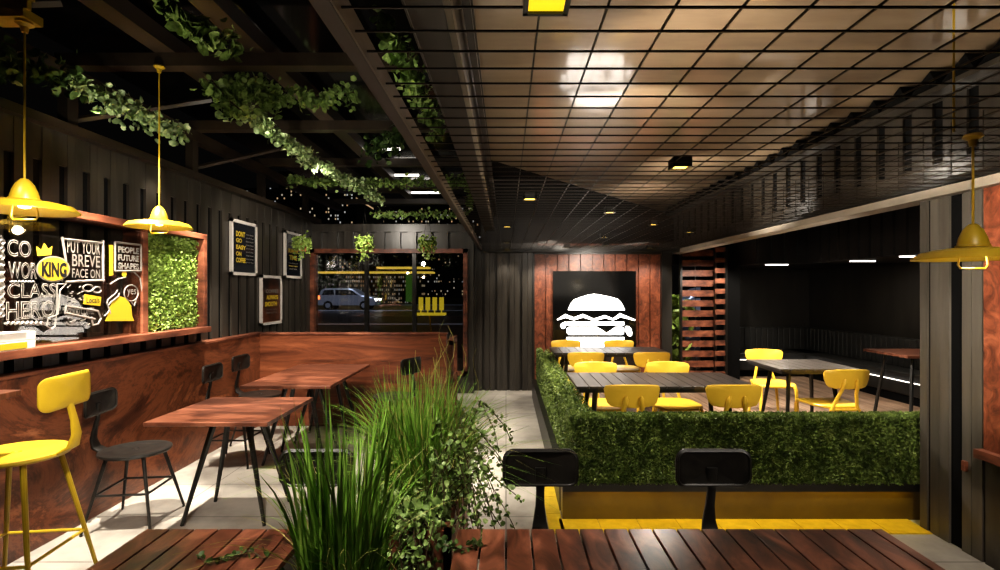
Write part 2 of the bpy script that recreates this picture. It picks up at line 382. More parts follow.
# ---------------------------------------------------------------- banquette screen panels (structure-like partition, a thing)
root = thing('plywood_partition', 'low glossy rust coloured plywood partition along left wall, turning across the back', 'partition', (-2.9,4,0))
MB().box((-2.97,-.5,0),(-2.90,6.02,1.08)).build('side_panel', M['ply'], root, bevel=.004)
MB().box((-2.90,6.0,0),(-.70,6.07,1.08)).build('cross_panel', M['plyh'], root, bevel=.004)
MB().box((-3.0,-.5,1.08),(-2.885,6.09,1.10)).box((-2.885,5.985,1.08),(-.69,6.09,1.10)).build('top_rail', M['framewood'], root)
e = MB(); 
for y_ in (6.25,6.75): e.box((-.72,y_,0),(-.65,y_+.07,.98))
e.box((-.72,6.25,.92),(-.65,6.82,.99)); e.box((-.72,6.25,.45),(-.65,6.82,.52))
e.build('end_frame', M['framewood'], root)
# ---------------------------------------------------------------- art window on left wall
root = thing('display_frame', 'long rust wood box frame with painted glass and moss, hung on left wall', 'frame', (-2.95,3.5,1.23))
fy0, fy1, fz0, fz1 = 1.6, 4.78, 1.26, 2.12
MB().box((-3.02,fy0,fz1-.05),(-2.80,fy1,fz1)).build('top_board', M['framewood'], root, bevel=.003)
MB().box((-3.02,fy0,fz0-.05),(-2.76,fy1,fz0)).build('sill', M['framewood'], root, bevel=.003)
MB().box((-3.02,fy1-.05,fz0),(-2.80,fy1,fz1-.05)).build('end_board', M['framewood'], root, bevel=.003)
MB().box((-3.0,3.99,fz0),(-2.84,4.05,fz1-.05)).build('divider', M['framewood'], root, bevel=.003)
MB().box((-2.865,fy0,fz0),(-2.86,3.99,fz1-.05)).build('glass_panel', M['artglass'], root)
n = 17000
P = np.column_stack([-2.93+rng.random(n)**2*.07, 4.055+rng.random(n)*.67, fz0+.005+rng.random(n)*(fz1-fz0-.06)])
mp = MB().box((-3.0,4.05,fz0),(-2.93,4.73,fz1-.05)).build('moss_backing', M['hedge'], root)
mo = leaves('moss', P, .012+rng.random(n)*.014, M['moss'], root, direct=np.tile([.7,0,.3],(n,1)))
mo['kind'] = 'stuff'; mo['label'] = 'bright green moss panel'
# painted marks
GX = -2.852
def yz(px, py):
    d = F*(-GX)/(506-px); return d, 1.6-(py-290)*d/F
M['chalk'] = mat('white_paint_marks', (.19,.17,.145), .5, emit=(.6,.56,.5), estr=.02)
M['chalky'] = mat('yellow_paint_marks', (.48,.34,.02), .5, emit=(.8,.58,.05), estr=.06)
M['inkblack'] = mat('black_ink', (.006,.006,.006), .5)
def text_mesh(s, name, m, parent, origin, size_w, size_h, outline=0, depth=.001, rot=(R(90),0,R(90)), lift=0, bold=.012):
    cu = bpy.data.curves.new('t','FONT'); cu.body = s; cu.size = 1; cu.align_x = 'LEFT'
    if outline: cu.fill_mode = 'NONE'; cu.bevel_depth = outline; cu.bevel_resolution = 0; cu.resolution_u = 3
    else: cu.extrude = .0; cu.offset = bold; cu.resolution_u = 3
    tmp = bpy.data.objects.new('t', cu); C.objects.link(tmp); bpy.context.view_layer.update()
    dg = bpy.context.evaluated_depsgraph_get()
    me = bpy.data.meshes.new_from_object(tmp.evaluated_get(dg)); bpy.data.objects.remove(tmp)
    co = np.array([v.co[:] for v in me.vertices]); mn = co.min(0); mx = co.max(0)
    sx = size_w/(mx[0]-mn[0]); sy = size_h/(mx[1]-mn[1])
    rm = Euler(rot).to_matrix(); pw = parent_world(parent).translation
    for v in me.vertices:
        q = Vector(((v.co.x-mn[0])*sx, (v.co.y-mn[1])*sy, v.co.z*min(sx,sy)*.3+lift))
        v.co = rm @ q + Vector(origin) - pw
    me.materials.clear(); me.materials.append(m); me.name = name
    o = bpy.data.objects.new(name, me); C.objects.link(o); o.parent = parent; return o
def art_text(s, pl, pr, pt, pb, m='chalk', outline=0, lift=0, bold=.012):
    yl, _ = yz(pl, pt); yr, _ = yz(pr, pt); ym = (yl+yr)/2
    zt = 1.6-(pt-290)*ym/F; zb = 1.6-(pb-290)*ym/F
    return text_mesh(s, 'lettering', M[m], root, (GX+.001+lift, yl, zb), yr-yl, zt-zb, outline, bold=bold)
art_text('CO', 7, 31, 240, 257, outline=.022)
art_text('WOR', 8, 37, 262, 279, outline=.022)
art_text('CLASS', 7, 56, 283, 298, outline=.022)
art_text('HERO', 6, 55, 301, 319, outline=.022)
art_text('PUT YOUR', 67, 100, 241, 254)
art_text('BREVE', 72, 100, 255, 267)
art_text('FACE ON', 72, 100, 269, 278)
def art_poly(pts, m, name='painted_mark', lift=0):
    q = [yz(*p) for p in pts]
    return MB().prism(q, lambda p:(GX+lift,p[0],p[1]), lambda p:(GX+lift+.001,p[0],p[1])).build(name, M[m], root)
def art_lines(paths, m='chalk', r=.005, name='painted_line', lift=0):
    b = MB()
    for pa in paths: b.tube([(GX+lift, *yz(*p)) for p in pa], r, 4)
    return b.build(name, M[m], root)
def ell(cx, cy, rx, ry, n=28, a0=0, a1=360): return [(cx+rx*math.cos(R(a0+(a1-a0)*i/n)), cy-ry*math.sin(R(a0+(a1-a0)*i/n))) for i in range(n if a1-a0==360 else n+1)]
art_poly(ell(53,269,17,13), 'chalk', 'painted_oval'); art_poly(ell(53,269,15.5,11.6), 'chalky', 'painted_oval', .002)
art_text('KING', 41, 66, 262, 277, 'inkblack', 0, .004, bold=.045)
art_poly([(37,256),(36,246),(41,250),(44,243),(48,249),(52,246),(51,255)], 'chalky', 'painted_crown', .001)
art_lines([[(64,239),(103,243)],[(103,240),(103,282)],[(66,282),(104,280)],[(62,237),(64,248),(66,262)]], r=.009)
# music note
art_lines([[(57,284),(57,310),(55,326),(51,329),(47,326),(48,318),(54,316),(58,314),(60,290),(66,284),(57,284)]])
# small framed word block, banner, ribbon, squiggles
art_lines([[(115,242),(141,245)],[(141,245),(141,271)],[(141,271),(115,271)],[(115,271),(115,242)]], r=.008)
for k,(s_,yt) in enumerate((('PEOPLE',247),('FUTURE',255),('SHAPES',263))): art_text(s_,118,139,yt,yt+6.5,outline=.05)
art_poly([(109,245),(113,245),(113,275),(109,276)], 'chalky', 'painted_strip', .001)
art_poly([(84,294),(101,297),(100,306),(83,304)], 'chalky', 'painted_ribbon', .001)
art_text('Locals', 86,99,297,303,'inkblack',0,.003)
art_lines([[(66,306),(98,311),(101,318),(98,324),(93,325),(92,320)],[(66,306),(65,313),(95,319)]], r=.007)
art_text('GOOD COFFEE', 67,94,308,315,outline=.03)
sq = []
for k in range(46):
    cx = random.choice((random.uniform(66,84),random.uniform(66,92))); cy = random.choice((random.uniform(286,303),random.uniform(317,325)))
    sq.append([(cx,cy),(cx+random.uniform(1,2.4),cy+random.uniform(-1.6,1.6))])
art_lines(sq, r=.004, name='painted_dashes')['kind'] = 'stuff'
art_lines([ell(88,288,5,3.5)+[(93,288)], ell(97,290,4,3)+[(101,290)]], r=.006)
art_lines([ell(131,293,7,8)+[(138,293)],[(131,301),(134,306),(136,299)]], r=.006)
art_text('yes', 127,136,289,297,'chalk')
art_lines([[(104+3*math.sin(k)+k*1.3, 316-k*3.2) for k in range(9)], [(107+3*math.cos(k)+k*1.4, 314-k*3.0) for k in range(8)], [(110,284),(118,279),(126,277)],[(134,272),(140,278),(142,292)]], r=.006)
art_poly([(105,321),(107,316),(109,308),(113,300),(119,296),(126,298),(131,306),(132,316),(134,321)], 'chalky', 'painted_dome', .001)
art_poly(ell(124,274,2.5,3), 'chalky', 'painted_dot', .002)
zz = [[(0.5+1.5*math.sin(k*1.7), 236+k*2.2) for k in range(38)], [(3+1.2*math.sin(k*1.9), 240+k*2.2) for k in range(36)], [(5+k*1.5, 323+1.2*math.sin(k*2)) for k in range(27)]]
art_lines(zz, r=.008, name='painted_scrolls')
art_lines([[(10+k*1.3, 281.5+.8*math.sin(k*2.4)) for k in range(20)]], r=.005, name='painted_scrolls')
# book on sill, and a white slab standing for the reflected burger bun
for i,(z0,y0,y1,m,lb) in enumerate(((fz0,2.60,3.0,'yellow','yellow and white boxed book lying on the wood sill under the painted glass'),(fz0+.05,2.6,3.0,'white','thick white book lying on top of the yellow boxed book'))):
    t_ = thing('book', lb, 'book', (-2.8,(y0+y1)/2,z0))
    MB().box((-2.86,y0,z0),(-2.765,y1,z0+.05)).build('pages', M['white'], t_, bevel=.004)
    MB().box((-2.862,y0+.02 if i==0 else y0,z0+.008 if i==0 else z0+.044),(-2.76,y1-.06,z0+.042 if i==0 else z0+.052)).build('cover', M[m], t_)
# ---------------------------------------------------------------- posters
def poster(y, z, w_, h_, label, rows, top=None):
    t_ = thing('framed_poster', label, 'poster', (-2.99,y,z-h_/2), 0, 'framed posters on the left wall')
    fr = MB(); b = .035
    x0, x1 = -2.995, -2.965
    fr.box((x0,y-w_/2,z-h_/2),(x1,y-w_/2+b,z+h_/2)); fr.box((x0,y+w_/2-b,z-h_/2),(x1,y+w_/2,z+h_/2))
    fr.box((x0,y-w_/2,z+h_/2-b),(x1,y+w_/2,z+h_/2)); fr.box((x0,y-w_/2,z-h_/2),(x1,y+w_/2,z-h_/2+b))
    fr.build('poster_frame', M['white'], t_)
    MB().box((-2.994,y-w_/2+.01,z-h_/2+.01),(-2.975,y+w_/2-.01,z+h_/2-.01)).build('poster_sheet', M['carglass'] if not top else M['posterbrown'], t_)
    for (s, u0, u1, v0, v1, m) in rows:
        text_mesh(s, 'lettering', M[m], t_, (-2.973, y-w_/2+u0*w_, z+h_/2-v1*h_), (u1-u0)*w_, (v1-v0)*h_, bold=.04 if m=='chalky' else .01)
M['posterbrown'] = noisy('brown_poster_print', [(.35,(.006,.004,.003)),(.7,(.16,.05,.02))], nscale=2.5, rough=.3)
R1 = [('DONT',.18,.52,.20,.30,'chalky'),('GO',.18,.40,.33,.41,'chalky'),('EASY',.18,.56,.45,.53,'chalky'),('ON',.18,.38,.57,.65,'chalky'),('COFFEE',.18,.54,.68,.77,'chalky')]
for k in range(9): R1.append((random.choice(('more beans','good days','black brew','take it slow')),.56,.86,.22+k*.065,.25+k*.065,'chalk'))
poster(5.80,2.072,.57,.615,'tall white framed black poster with yellow words, nearest the moss frame',R1)
R3 = [('COFFEE',.22,.82,.28,.36,'chalk'),('ALWAYS',.25,.80,.40,.49,'chalky'),('SMOOTH',.18,.74,.53,.63,'chalky'),('served daily',.25,.75,.68,.71,'chalk'),('fresh and hot',.25,.75,.74,.77,'chalk')]
poster(6.475,1.474,.57,.62,'white framed poster with brown top hung lower than the other two',R3,top=1)
R2 = [('HELLO',.22,.75,.22,.31,'chalk'),('BURGER',.2,.78,.36,.45,'chalky'),('TIME',.24,.70,.50,.60,'chalky'),('hot off the grill',.22,.75,.66,.69,'chalk'),('every night',.22,.75,.72,.75,'chalky'),('until late',.25,.7,.78,.81,'chalk')]
poster(7.14,2.083,.56,.64,'white framed poster partly hidden by a hanging plant, farthest along left wall',R2)
# ---------------------------------------------------------------- pendants
def pendant(x, y, z, label, top, rad=.225, kink=None):
    t_ = thing('pendant_lamp', label, 'lamp', (x,y,z), 0, 'yellow pendant lamps')
    s = MB(); s.lathe([(.0,.135),(.014,.135),(.02,.128),(.034,.11),(.046,.08),(.052,.055),(.052,.048),(.058,.046),(.058,.040),(.052,.038),(.09,.034),(.13,.026),(.135,.028),(.17,.016),(.175,.018),(rad-.008,.000),(rad,-.008),(rad,-.012),(rad-.006,-.010),(.13,.018),(.05,.03),(0,.03)], (x,y,z), 48)
    s.build('lamp_shade', M['yellow'], t_, smooth=True)
    c = MB(); pts = [(x,y,z+.13)] + (kink or []) + [(x if not kink else kink[-1][0], y if not kink else kink[-1][1], top)]
    c.tube(pts, .0045, 6); c.build('cord', M['yellow'], t_)
    MB().lathe([(0,0),(.03,0),(.036,-.012),(.016,-.025),(.012,-.05),(0,-.05)], (pts[-1][0],pts[-1][1],top), 16).build('ceiling_cap', M['yellow'], t_, smooth=True)
    MB().lathe([(0,.028),(.02,.026),(.026,.014),(.02,.004),(0,.0)], (x,y,z), 20).build('bulb', M['bulb'], t_, smooth=True)
    MB().tube([(x-.055,y,z+.02),(x-.062,y,z-.035),(x-.052,y,z-.05),(x+.052,y,z-.05),(x+.062,y,z-.035),(x+.055,y,z+.02)], .004, 6).build('wire_guard', M['yellow'], t_)
    l = bpy.data.lights.new('lamp_light','POINT'); l.energy = 2.0; l.color = (1,.85,.6); l.shadow_soft_size = .03
    lo = bpy.data.objects.new('lamp_light', l); lo.location = (x,y,z-.03); C.objects.link(lo)
    return t_
pendant(-2.19,2.32,1.97,'yellow enamel pendant lamp closest to camera over the yellow stool',2.82,rad=.20)
pendant(-2.38,3.5,2.04,'small looking yellow pendant lamp hanging before the green moss panel',3.14,rad=.20)
pendant(1.95,2.13,1.74,'yellow pendant lamp at right hanging before the dark container wall',2.25,rad=.208)
o=MB().tube([(1.87,2.13,2.26),(1.87,2.13,3.0)],.0045,6).build('cord',M['yellow']); tag(o,'thin yellow cord dropping from ceiling to wire grid at upper right','cord')
o = MB().box((-2.34,2.27,2.82),(-2.15,2.37,2.86)).box((-2.34,2.28,2.86),(-2.14,2.30,2.94)).box((-3.0,2.28,2.92),(-2.16,2.34,2.95)).build('lamp_bracket', M['yellow'])
tag(o, 'yellow metal bracket holding the nearest left pendant lamp', 'bracket')
# ---------------------------------------------------------------- furniture prototypes
def backboard(w_, h_, th, zc, yc, bow=.02, top_bow=0):
    """rounded plate in XZ, bowed in Y"""
    s = MB(); out = rrect(w_, h_, min(.045,h_*.28), 6); n = len(out)
    vs = []; fs = []
    def yb(x): return -bow*(1-(x/(w_/2))**2)
    rings = [(.93,th/2),(1,th/2-.006),(1,-th/2+.006),(.93,-th/2)]
    # grid for the faces: concentric scaled rings
    lay = [(0.0,th/2),(.45,th/2),(.8,th/2)]+rings+[(.8,-th/2),(.45,-th/2),(0.0,-th/2)]
    for (k,yy) in lay:
        for (a,b) in out: vs.append((a*k, yc+yb(a*k)+yy, zc+b*k))
    for i in range(len(lay)-1):
        for j in range(n): fs.append((i*n+j,i*n+(j+1)%n,(i+1)*n+(j+1)%n,(i+1)*n+j))
    return s.raw(vs, fs)
def weld(o, d=.0005):
    bm = bmesh.new(); bm.from_mesh(o.data); bmesh.ops.remove_doubles(bm, verts=bm.verts, dist=d); bmesh.ops.recalc_face_normals(bm, faces=bm.faces); bm.to_mesh(o.data); bm.free(); return o
def bistro(name, label, cat, m, seat_z, loc, rz, group, foot_z, spread, back_dz=.325, backw=.33, backh=.165):
    t_ = thing(name, label, cat, (0,0,0), 0, group)
    s = MB(); s.lathe([(0,0),(.01,0),(.012,-.004),(.02,-.004),(.022,.0),(.10,-.004),(.17,-.002),(.19,.004),(.205,0),(.208,-.012),(.20,-.022),(0,-.022)], (0,0,seat_z), 40, 1, 1.06)
    s.build('seat', m, t_, smooth=True)
    # curved stem: flat band, wide at the bottom
    path = [(0,-.10,seat_z-.02),(0,-.20,seat_z-.012),(0,-.255,seat_z+.02),(0,-.272,seat_z+.08),(0,-.262,seat_z+.15),(0,-.245,seat_z+.22),(0,-.235,seat_z+back_dz)]
    st = MB(); st.sweep(path, rrect(.066,.016,.007,2), scales=[(1.5,1),(1.5,1),(1.25,1.2),(.9,1.2),(.62,1.1),(.55,1),(.7,.8)], up=Vector((0,-1,.001)))
    st.build('back_stem', m, t_, smooth=True)
    b = backboard(backw, backh, .018, seat_z+back_dz, -.222, .03).build('backrest', m, t_, smooth=True); weld(b); bk_ = b
    rim = MB(); pts = rrect(backw-.02, backh-.02, .035, 5); ring = [(a, -.222-.03*(1-(a/(backw/2))**2)+.009, seat_z+back_dz+c) for a,c in pts]; rim.tube(ring+[ring[0]], .005, 5)
    rim.build('backrest_rim', m, bk_, smooth=True)
    tops = .115
    feet = []
    for sx in (-1,1):
        for sy in (-1,1):
            a = Vector((sx*tops, sy*tops, seat_z-.02)); f_ = Vector((sx*spread, sy*spread, 0))
            lg = MB().tube([a, f_+Vector((0,0,.015)), f_], .0115, 8, scales=[1.15,.75,.9]).build('leg', m, t_, smooth=True)
            k = (seat_z-.02-foot_z)/(seat_z-.02); feet.append((sx,sy,a.lerp(f_,k)))
    q = {(a,b):p for a,b,p in feet}; order = [(-1,-1),(1,-1),(1,1),(-1,1)]
    r_ = MB()
    for i in range(4): r_.tube([q[order[i]], q[order[(i+1)%4]]], .008, 6)
    r_.build('stretcher', m, t_, smooth=True)
    t_.location = loc; t_.rotation_euler = (0,0,rz)
    return t_
G1 = 'black metal chairs at the wood tables'
cA = bistro('bistro_chair','black metal chair beside plywood wall, just right of the yellow stool','chair',M['seatblack'],.50,(-2.57,3.54,0),R(-84),G1,.24,.21)
dup(cA,(-2.52,4.77,0),R(-90),'black metal chair pushed behind the nearer square wooden table',G1)
dup(cA,(-2.60,5.42,0),R(-93),'black metal chair in the partition corner at left of long table',G1)
dup(cA,(-1.17,5.33,0),R(62),'black metal chair right of the long table, behind the tall grass',G1)
G2 = 'dark chairs behind the plank tables in front'
dup(cA,(-.82,1.99,0),R(180),'dark chair behind left plank table, half hidden by the grass blades',G2)
dup(cA,(.15,1.99,0),R(180),'dark chair behind the front plank table, seen before the hedge corner',G2)
dup(cA,(.90,1.99,0),R(180),'dark chair behind the front plank table, right one before the hedge',G2)
bistro('bar_stool','tall yellow metal bar stool with backrest facing the wall counter','stool',M['yellow'],.80,(-2.42,2.52,0),R(97),None,.32,.24,back_dz=.30,backw=.35,backh=.165)
# ---- wood tables with splayed legs
def wood_table(label, x0,x1,y0,y1, sets, name='wooden_table'):
    t_ = thing(name, label, 'table', ((x0+x1)/2,(y0+y1)/2,0))
    MB().box((x0,y0,.722),(x1,y1,.75)).build('tabletop', M['tablewood'], t_, bevel=.004)
    for (cx,cy) in sets:
        MB().box((cx-.17,cy-.13,.712),(cx+.17,cy+.13,.722)).build('mounting_plate', M['blackmetal'], t_)
        for sx in (-1,1):
            for sy in (-1,1):
                MB().tube([(cx+sx*.11,cy+sy*.09,.715),(cx+sx*.28,cy+sy*.20,0)], .022, 6, scales=[1.1,.6]).build('leg', M['blackmetal'], t_)
    return t_
wood_table('square wooden table with splayed black legs, the nearer one on concrete', -2.33,-1.53,3.27,4.05, [(-1.92,3.66)])
wood_table('long wooden table with two sets of black legs near the cross partition', -2.36,-1.56,4.52,5.85, [(-1.94,4.85),(-1.92,5.5)])
# wall counter
root = thing('wall_counter','narrow rust wood bar counter fixed to partition at the left edge','counter',(-2.66,2.0,1.04))
MB().box((-2.90,.6,1.07),(-2.43,2.56,1.10)).build('countertop', M['tablewood'], root, bevel=.003)
for y_ in (1.2,2.4): MB().box((-2.90,y_,1.04),(-2.5,y_+.03,1.07)).box((-2.90,y_,.8),(-2.87,y_+.03,1.04)).build('bracket', M['blackmetal'], root)
# ---- front plank tables
def plank_table(label, x0, x1, y0, y1):
    t_ = thing('plank_table', label, 'table', ((x0+x1)/2,(y0+y1)/2,0))
    w_ = .0865; x = x0; p = MB()
    while x < x1-.02:
        p.box((x,y0,.728),(min(x+w_-.006,x1),y1,.75)); x += w_
    p.build('plank_top', M['forewood'], t_, bevel=.002)
    MB().box((x0+.03,y0+.05,.69),(x1-.03,y0+.09,.728)).box((x0+.03,y1-.09,.69),(x1-.03,y1-.05,.728)).build('underframe', M['blackmetal'], t_)
    for xx in (x0+.1,x1-.1):
        for yy in (y0+.08,y1-.1): MB().tube([(xx,yy,.70),(xx,yy,0)], .02, 6).build('leg', M['blackmetal'], t_)
plank_table('dark red plank table at the bottom left edge of the picture',-1.277,-.70,1.0,1.815)
plank_table('long red brown plank table across the bottom right in front of two chairs',-.17,1.337,1.0,1.815)
# ---------------------------------------------------------------- patio deck, hedge planter
dk = MB(); x = .66
DZ = .10
while x < 6.2:
    dk.box((x,3.72,DZ-.03),(x+.135,10.2,DZ)); x += .142
structure(dk.build('floor_deck', M['deck']))
HX = .45; HY = 3.5; HB = .388
pl = thing('hedge_planter','low black planter wall with yellow glow beneath, carrying the clipped hedge','planter',(1.6,HY,0))
p = MB(); p.box((HB,HY,.215),(2.95,HY+.2,.27)); p.box((HB,HY+.2,.0),(HX+.2,7.6,.27))
p.build('planter_rim', M['panel_dark'], pl)
MB().box((HB+.005,HY+.05,0),(2.95,HY+.17,.215)).build('recessed_base', M['basebrown'], pl)
MB().box((HX+.02,HY+.035,.205),(2.84,HY+.045,.213)).build('light_strip', M['ledyellow'], pl)
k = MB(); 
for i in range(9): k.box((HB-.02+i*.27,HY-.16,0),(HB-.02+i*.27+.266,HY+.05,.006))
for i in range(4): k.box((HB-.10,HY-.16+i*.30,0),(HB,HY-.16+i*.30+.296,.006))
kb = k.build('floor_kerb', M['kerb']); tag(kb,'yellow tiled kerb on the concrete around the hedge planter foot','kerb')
def hedge_box(bounds, n, sz):
    (x0,y0,z0),(x1,y1,z1) = bounds
    A = [( (y1-y0)*(z1-z0),0,0),((y1-y0)*(z1-z0),0,1),((x1-x0)*(z1-z0),1,0),((x1-x0)*(z1-z0),1,1),((x1-x0)*(y1-y0),2,1)]
    tot = sum(a for a,_,_ in A); Ps=[]; Ds=[]
    lo = np.array([x0,y0,z0]); hi = np.array([x1,y1,z1])
    for a,ax,side in A:
        c = int(n*a/tot); P = lo+rng.random((c,3))*(hi-lo); P[:,ax] = (hi if side else lo)[ax]
        dd = np.zeros((c,3)); dd[:,ax] = 1 if side else -1; dd[:,2] += .25
        P += -dd*(rng.random((c,1))**1.5*.03) + dd*.004; Ps.append(P); Ds.append(dd)
    P = np.concatenate(Ps); D = np.concatenate(Ds)
    return P, (sz*(.7+.6*rng.random(len(P)))), D
hd = thing('clipped_hedge','dense clipped green hedge, L shaped, standing on the black planter wall','hedge',(1.6,HY+.1,.27))
cores = MB()
boxes = [((HX+.005,HY+.005,.265),(2.93,HY+.12,.725),88000),((HX+.005,HY+.1,.265),(HX+.07,7.55,.73),45000),((HX+.12,HY+.13,.265),(HX+.18,7.5,.72),9000)]
PP=[];SS=[];DD=[]
for a,b_,n in boxes:
    cores.box(tuple(np.array(a)+[.02,.02,0]), tuple(np.array(b_)-[.02,.02,.025]))
    P,S,D = hedge_box((a,b_),n,.0145); PP.append(P);SS.append(S);DD.append(D)
cores.build('hedge_core', M['leafdark'], hd)
hl = leaves('hedge_leaves', np.concatenate(PP), np.concatenate(SS), M['hedge'], hd, direct=np.concatenate(DD)*.9); hl['kind']='stuff'
# ---- patio chairs
def patio_chair():
    t_ = thing('patio_chair','x','chair',(0,0,0),0,'yellow patio chairs')
    m = M['yellowp']; sz = .45
    # seat : rounded plate with slight dish
    out = rrect(.42,.42,.13,7); n=len(out); lay=[(0,0),(.5,0),(.85,.004),(.97,.006),(1,0),(1,-.014),(.95,-.02),(0,-.02)]
    vs=[];fs=[]
    for k_,zz_ in lay:
        for a,b in out: vs.append((a*k_*(1.0+.10*(b/.21)), b*k_, sz+zz_-(.0 if b<.15 else .012*(b-.15)/.06*k_)))
    for i in range(len(lay)-1):
        for j in range(n): fs.append((i*n+j,i*n+(j+1)%n,(i+1)*n+(j+1)%n,(i+1)*n+j))
    weld(MB().raw(vs,fs).build('seat', m, t_, smooth=True))
    # back: wide plate narrowing downward, bowed
    out = [(-.21,.055),(-.20,.078),(-.17,.086),(-.1,.091),(0,.093),(.1,.091),(.17,.086),(.20,.078),(.21,.055),(.203,.0),(.185,-.05),(.165,-.07),(.12,-.08),(0,-.086),(-.12,-.08),(-.165,-.07),(-.185,-.05),(-.203,0)]
    n=len(out); vs=[];fs=[]; lay=[(0,.011),(.5,.011),(.94,.011),(1,.005),(1,-.005),(.94,-.011),(.5,-.011),(0,-.011)]
    for k_,y_ in lay:
        for a,b in out:
            a_,b_=a*k_,b*k_; vs.append((a_, -.235-.045*(1-(a_/.21)**2)-.10*b_+y_, .705+b_))
    for i in range(len(lay)-1):
        for j in range(n): fs.append((i*n+j,i*n+(j+1)%n,(i+1)*n+(j+1)%n,(i+1)*n+j))
    weld(MB().raw(vs,fs).build('backrest', m, t_, smooth=True))
    for s_ in (-1,1):
        MB().tube([(s_*.055,-.305,.715),(s_*.058,-.30,.69),(s_*.062,-.292,.655),(s_*.075,-.262,.58),(s_*.105,-.225,.47),(s_*.13,-.22,.40)], .0145, 8, scales=[.5,1.35,1.35,1,1.0,1.0]).build('back_support', m, t_, smooth=True)
        MB().tube([(s_*.125,-.222,.43),(s_*.17,-.255,0)], .016, 8, scales=[1.1,.8]).build('leg', m, t_, smooth=True)
        MB().tube([(s_*.15,.12,.437),(s_*.175,.185,.432),(s_*.182,.205,.40),(s_*.19,.23,0)], .016, 8, scales=[1,1.2,1.15,.8]).build('leg', m, t_, smooth=True)
    MB().tube([(-.12,-.22,.425),(.12,-.22,.425)], .012, 6).build('rail', m, t_, smooth=True)
    return t_
pc = patio_chair(); GY='yellow patio chairs on the deck'
pc['group']=GY
spots = [(.945,4.07,0,'yellow chair back with two supports, left one right behind hedge'),
 (1.71,4.07,0,'yellow chair back with two supports, right one right behind hedge'),
 (.87,4.72,180,'yellow chair facing camera on the far side of front deck table, left'),
 (1.57,4.74,178,'yellow chair facing camera on the far side of front deck table, right'),
 (.91,6.05,0,'yellow chair between the two slatted tables, left one with back to camera'),
 (1.66,6.05,0,'yellow chair between the two slatted tables, right one with back to camera'),
 (.84,6.90,180,'yellow chair below the burger sign, left one at rear table'),
 (1.58,6.90,180,'yellow chair below the burger sign, right one at rear table'),
 (3.02,5.80,172,'yellow chair facing camera behind the small square deck table'),
 (3.03,4.79,2,'yellow chair on the near right of small square deck table, turned aside')]
for i,(x,y,a,l) in enumerate(spots):
    if i==0: pc.location=(x,y,DZ); pc.rotation_euler=(0,0,R(a)); pc['label']=l
    else: dup(pc,(x,y,DZ),R(a),l,GY)
def slat_table(label,x0,x1,y0,y1):
    t_=thing('slatted_table',label,'table',((x0+x1)/2,(y0+y1)/2,DZ)); p=MB(); zt=DZ+.75
    n=max(5,int((x1-x0)/.1)); w_=(x1-x0)/n
    for i in range(n): p.box((x0+i*w_,y0,zt-.022),(x0+(i+1)*w_-.006,y1,zt))
    p.build('slatted_top', M['slatwood'], t_, bevel=.002)
    MB().box((x0+.02,y0+.01,zt-.05),(x1-.02,y0+.03,zt-.022)).box((x0+.02,y1-.03,zt-.05),(x1-.02,y1-.01,zt-.022)).box((x0+.02,y0+.02,zt-.05),(x0+.05,y1-.02,zt-.022)).box((x1-.05,y0+.02,zt-.05),(x1-.02,y1-.02,zt-.022)).build('underframe', M['blackmetal'], t_)
    cx=(x0+x1)/2; hx=(x1-x0)/2
    for sx in (-1,1):
        for sy in (-1,1):
            MB().tube([(cx+sx*(hx-.18),(y0+y1)/2+sy*.16,zt-.03),(cx+sx*(hx-.1),(y0+y1)/2+sy*.27,DZ)], .02, 6, scales=[1.2,.75]).build('leg', M['blackmetal'], t_)
slat_table('black slatted table on deck nearest the hedge, bright spot on its top',.55,1.96,3.96,4.64)
slat_table('black slatted table farther back on deck, before the burger sign',.57,1.97,6.08,6.72)
slat_table('small square black slatted table on the right of the deck',2.60,3.37,4.83,5.52)
# ---------------------------------------------------------------- burger sign
sg = thing('burger_sign','black wall sign with glowing white burger shape on rust cladding','sign',(1.4,8.1,.6))
SP = F/8.08
MB().box((.745,8.09,.35),(2.06,8.14,1.9)).build('sign_panel', mat('gloss_black',(.004,.004,.004),.12,spec=.6), sg)
def bp(u,v): return ((545+u/6.33-506)/SP, 1.6-(265+v/6.33-290)/SP)
def burger(poly,name):
    q=[bp(*p) for p in poly]
    MB().prism(q, lambda p:(p[0],8.06,p[1]), lambda p:(p[0],8.085,p[1])).build(name, M['burger'], sg)
burger([(145,285),(150,270),(165,240),(185,218),(225,203),(275,188),(310,183),(350,188),(420,203),(460,215),(480,235),(495,262),(504,287)],'top_bun')
lt=[(75,345),(100,327),(128,310),(180,330),(240,310),(308,342),(378,318),(430,338),(475,306),(520,325),(570,345),(568,352),(540,348),(478,330),(430,350),(380,335),(308,354),(240,330),(180,348),(130,333),(80,349)]
bm_l=MB()
tops_=[(75,345),(128,310),(182,332),(240,310),(308,340),(378,318),(430,338),(475,306),(570,345)]
bots_=[(78,349),(130,334),(182,350),(240,331),(308,354),(380,336),(430,351),(477,330),(567,353)]
for i in range(8):
    q=[bp(*tops_[i]),bp(*tops_[i+1]),bp(*bots_[i+1]),bp(*bots_[i])]
    bm_l.prism(q, lambda p:(p[0],8.06,p[1]), lambda p:(p[0],8.085,p[1]))
bm_l.build('lettuce', M['burger'], sg)
burger([(140,360),(500,360),(500,381),(140,381)],'cheese')
bm_l=MB()
for poly in ([(150,392),(330,392),(390,430),(390,441),(150,441),(138,430),(136,410),(140,398)],[(390,430),(448,392),(490,392),(498,400),(500,415),(496,435),(486,441),(390,441)]):
    bm_l.prism([bp(*p) for p in poly], lambda p:(p[0],8.06,p[1]), lambda p:(p[0],8.085,p[1]))
bm_l.build('patty', M['burger'], sg)
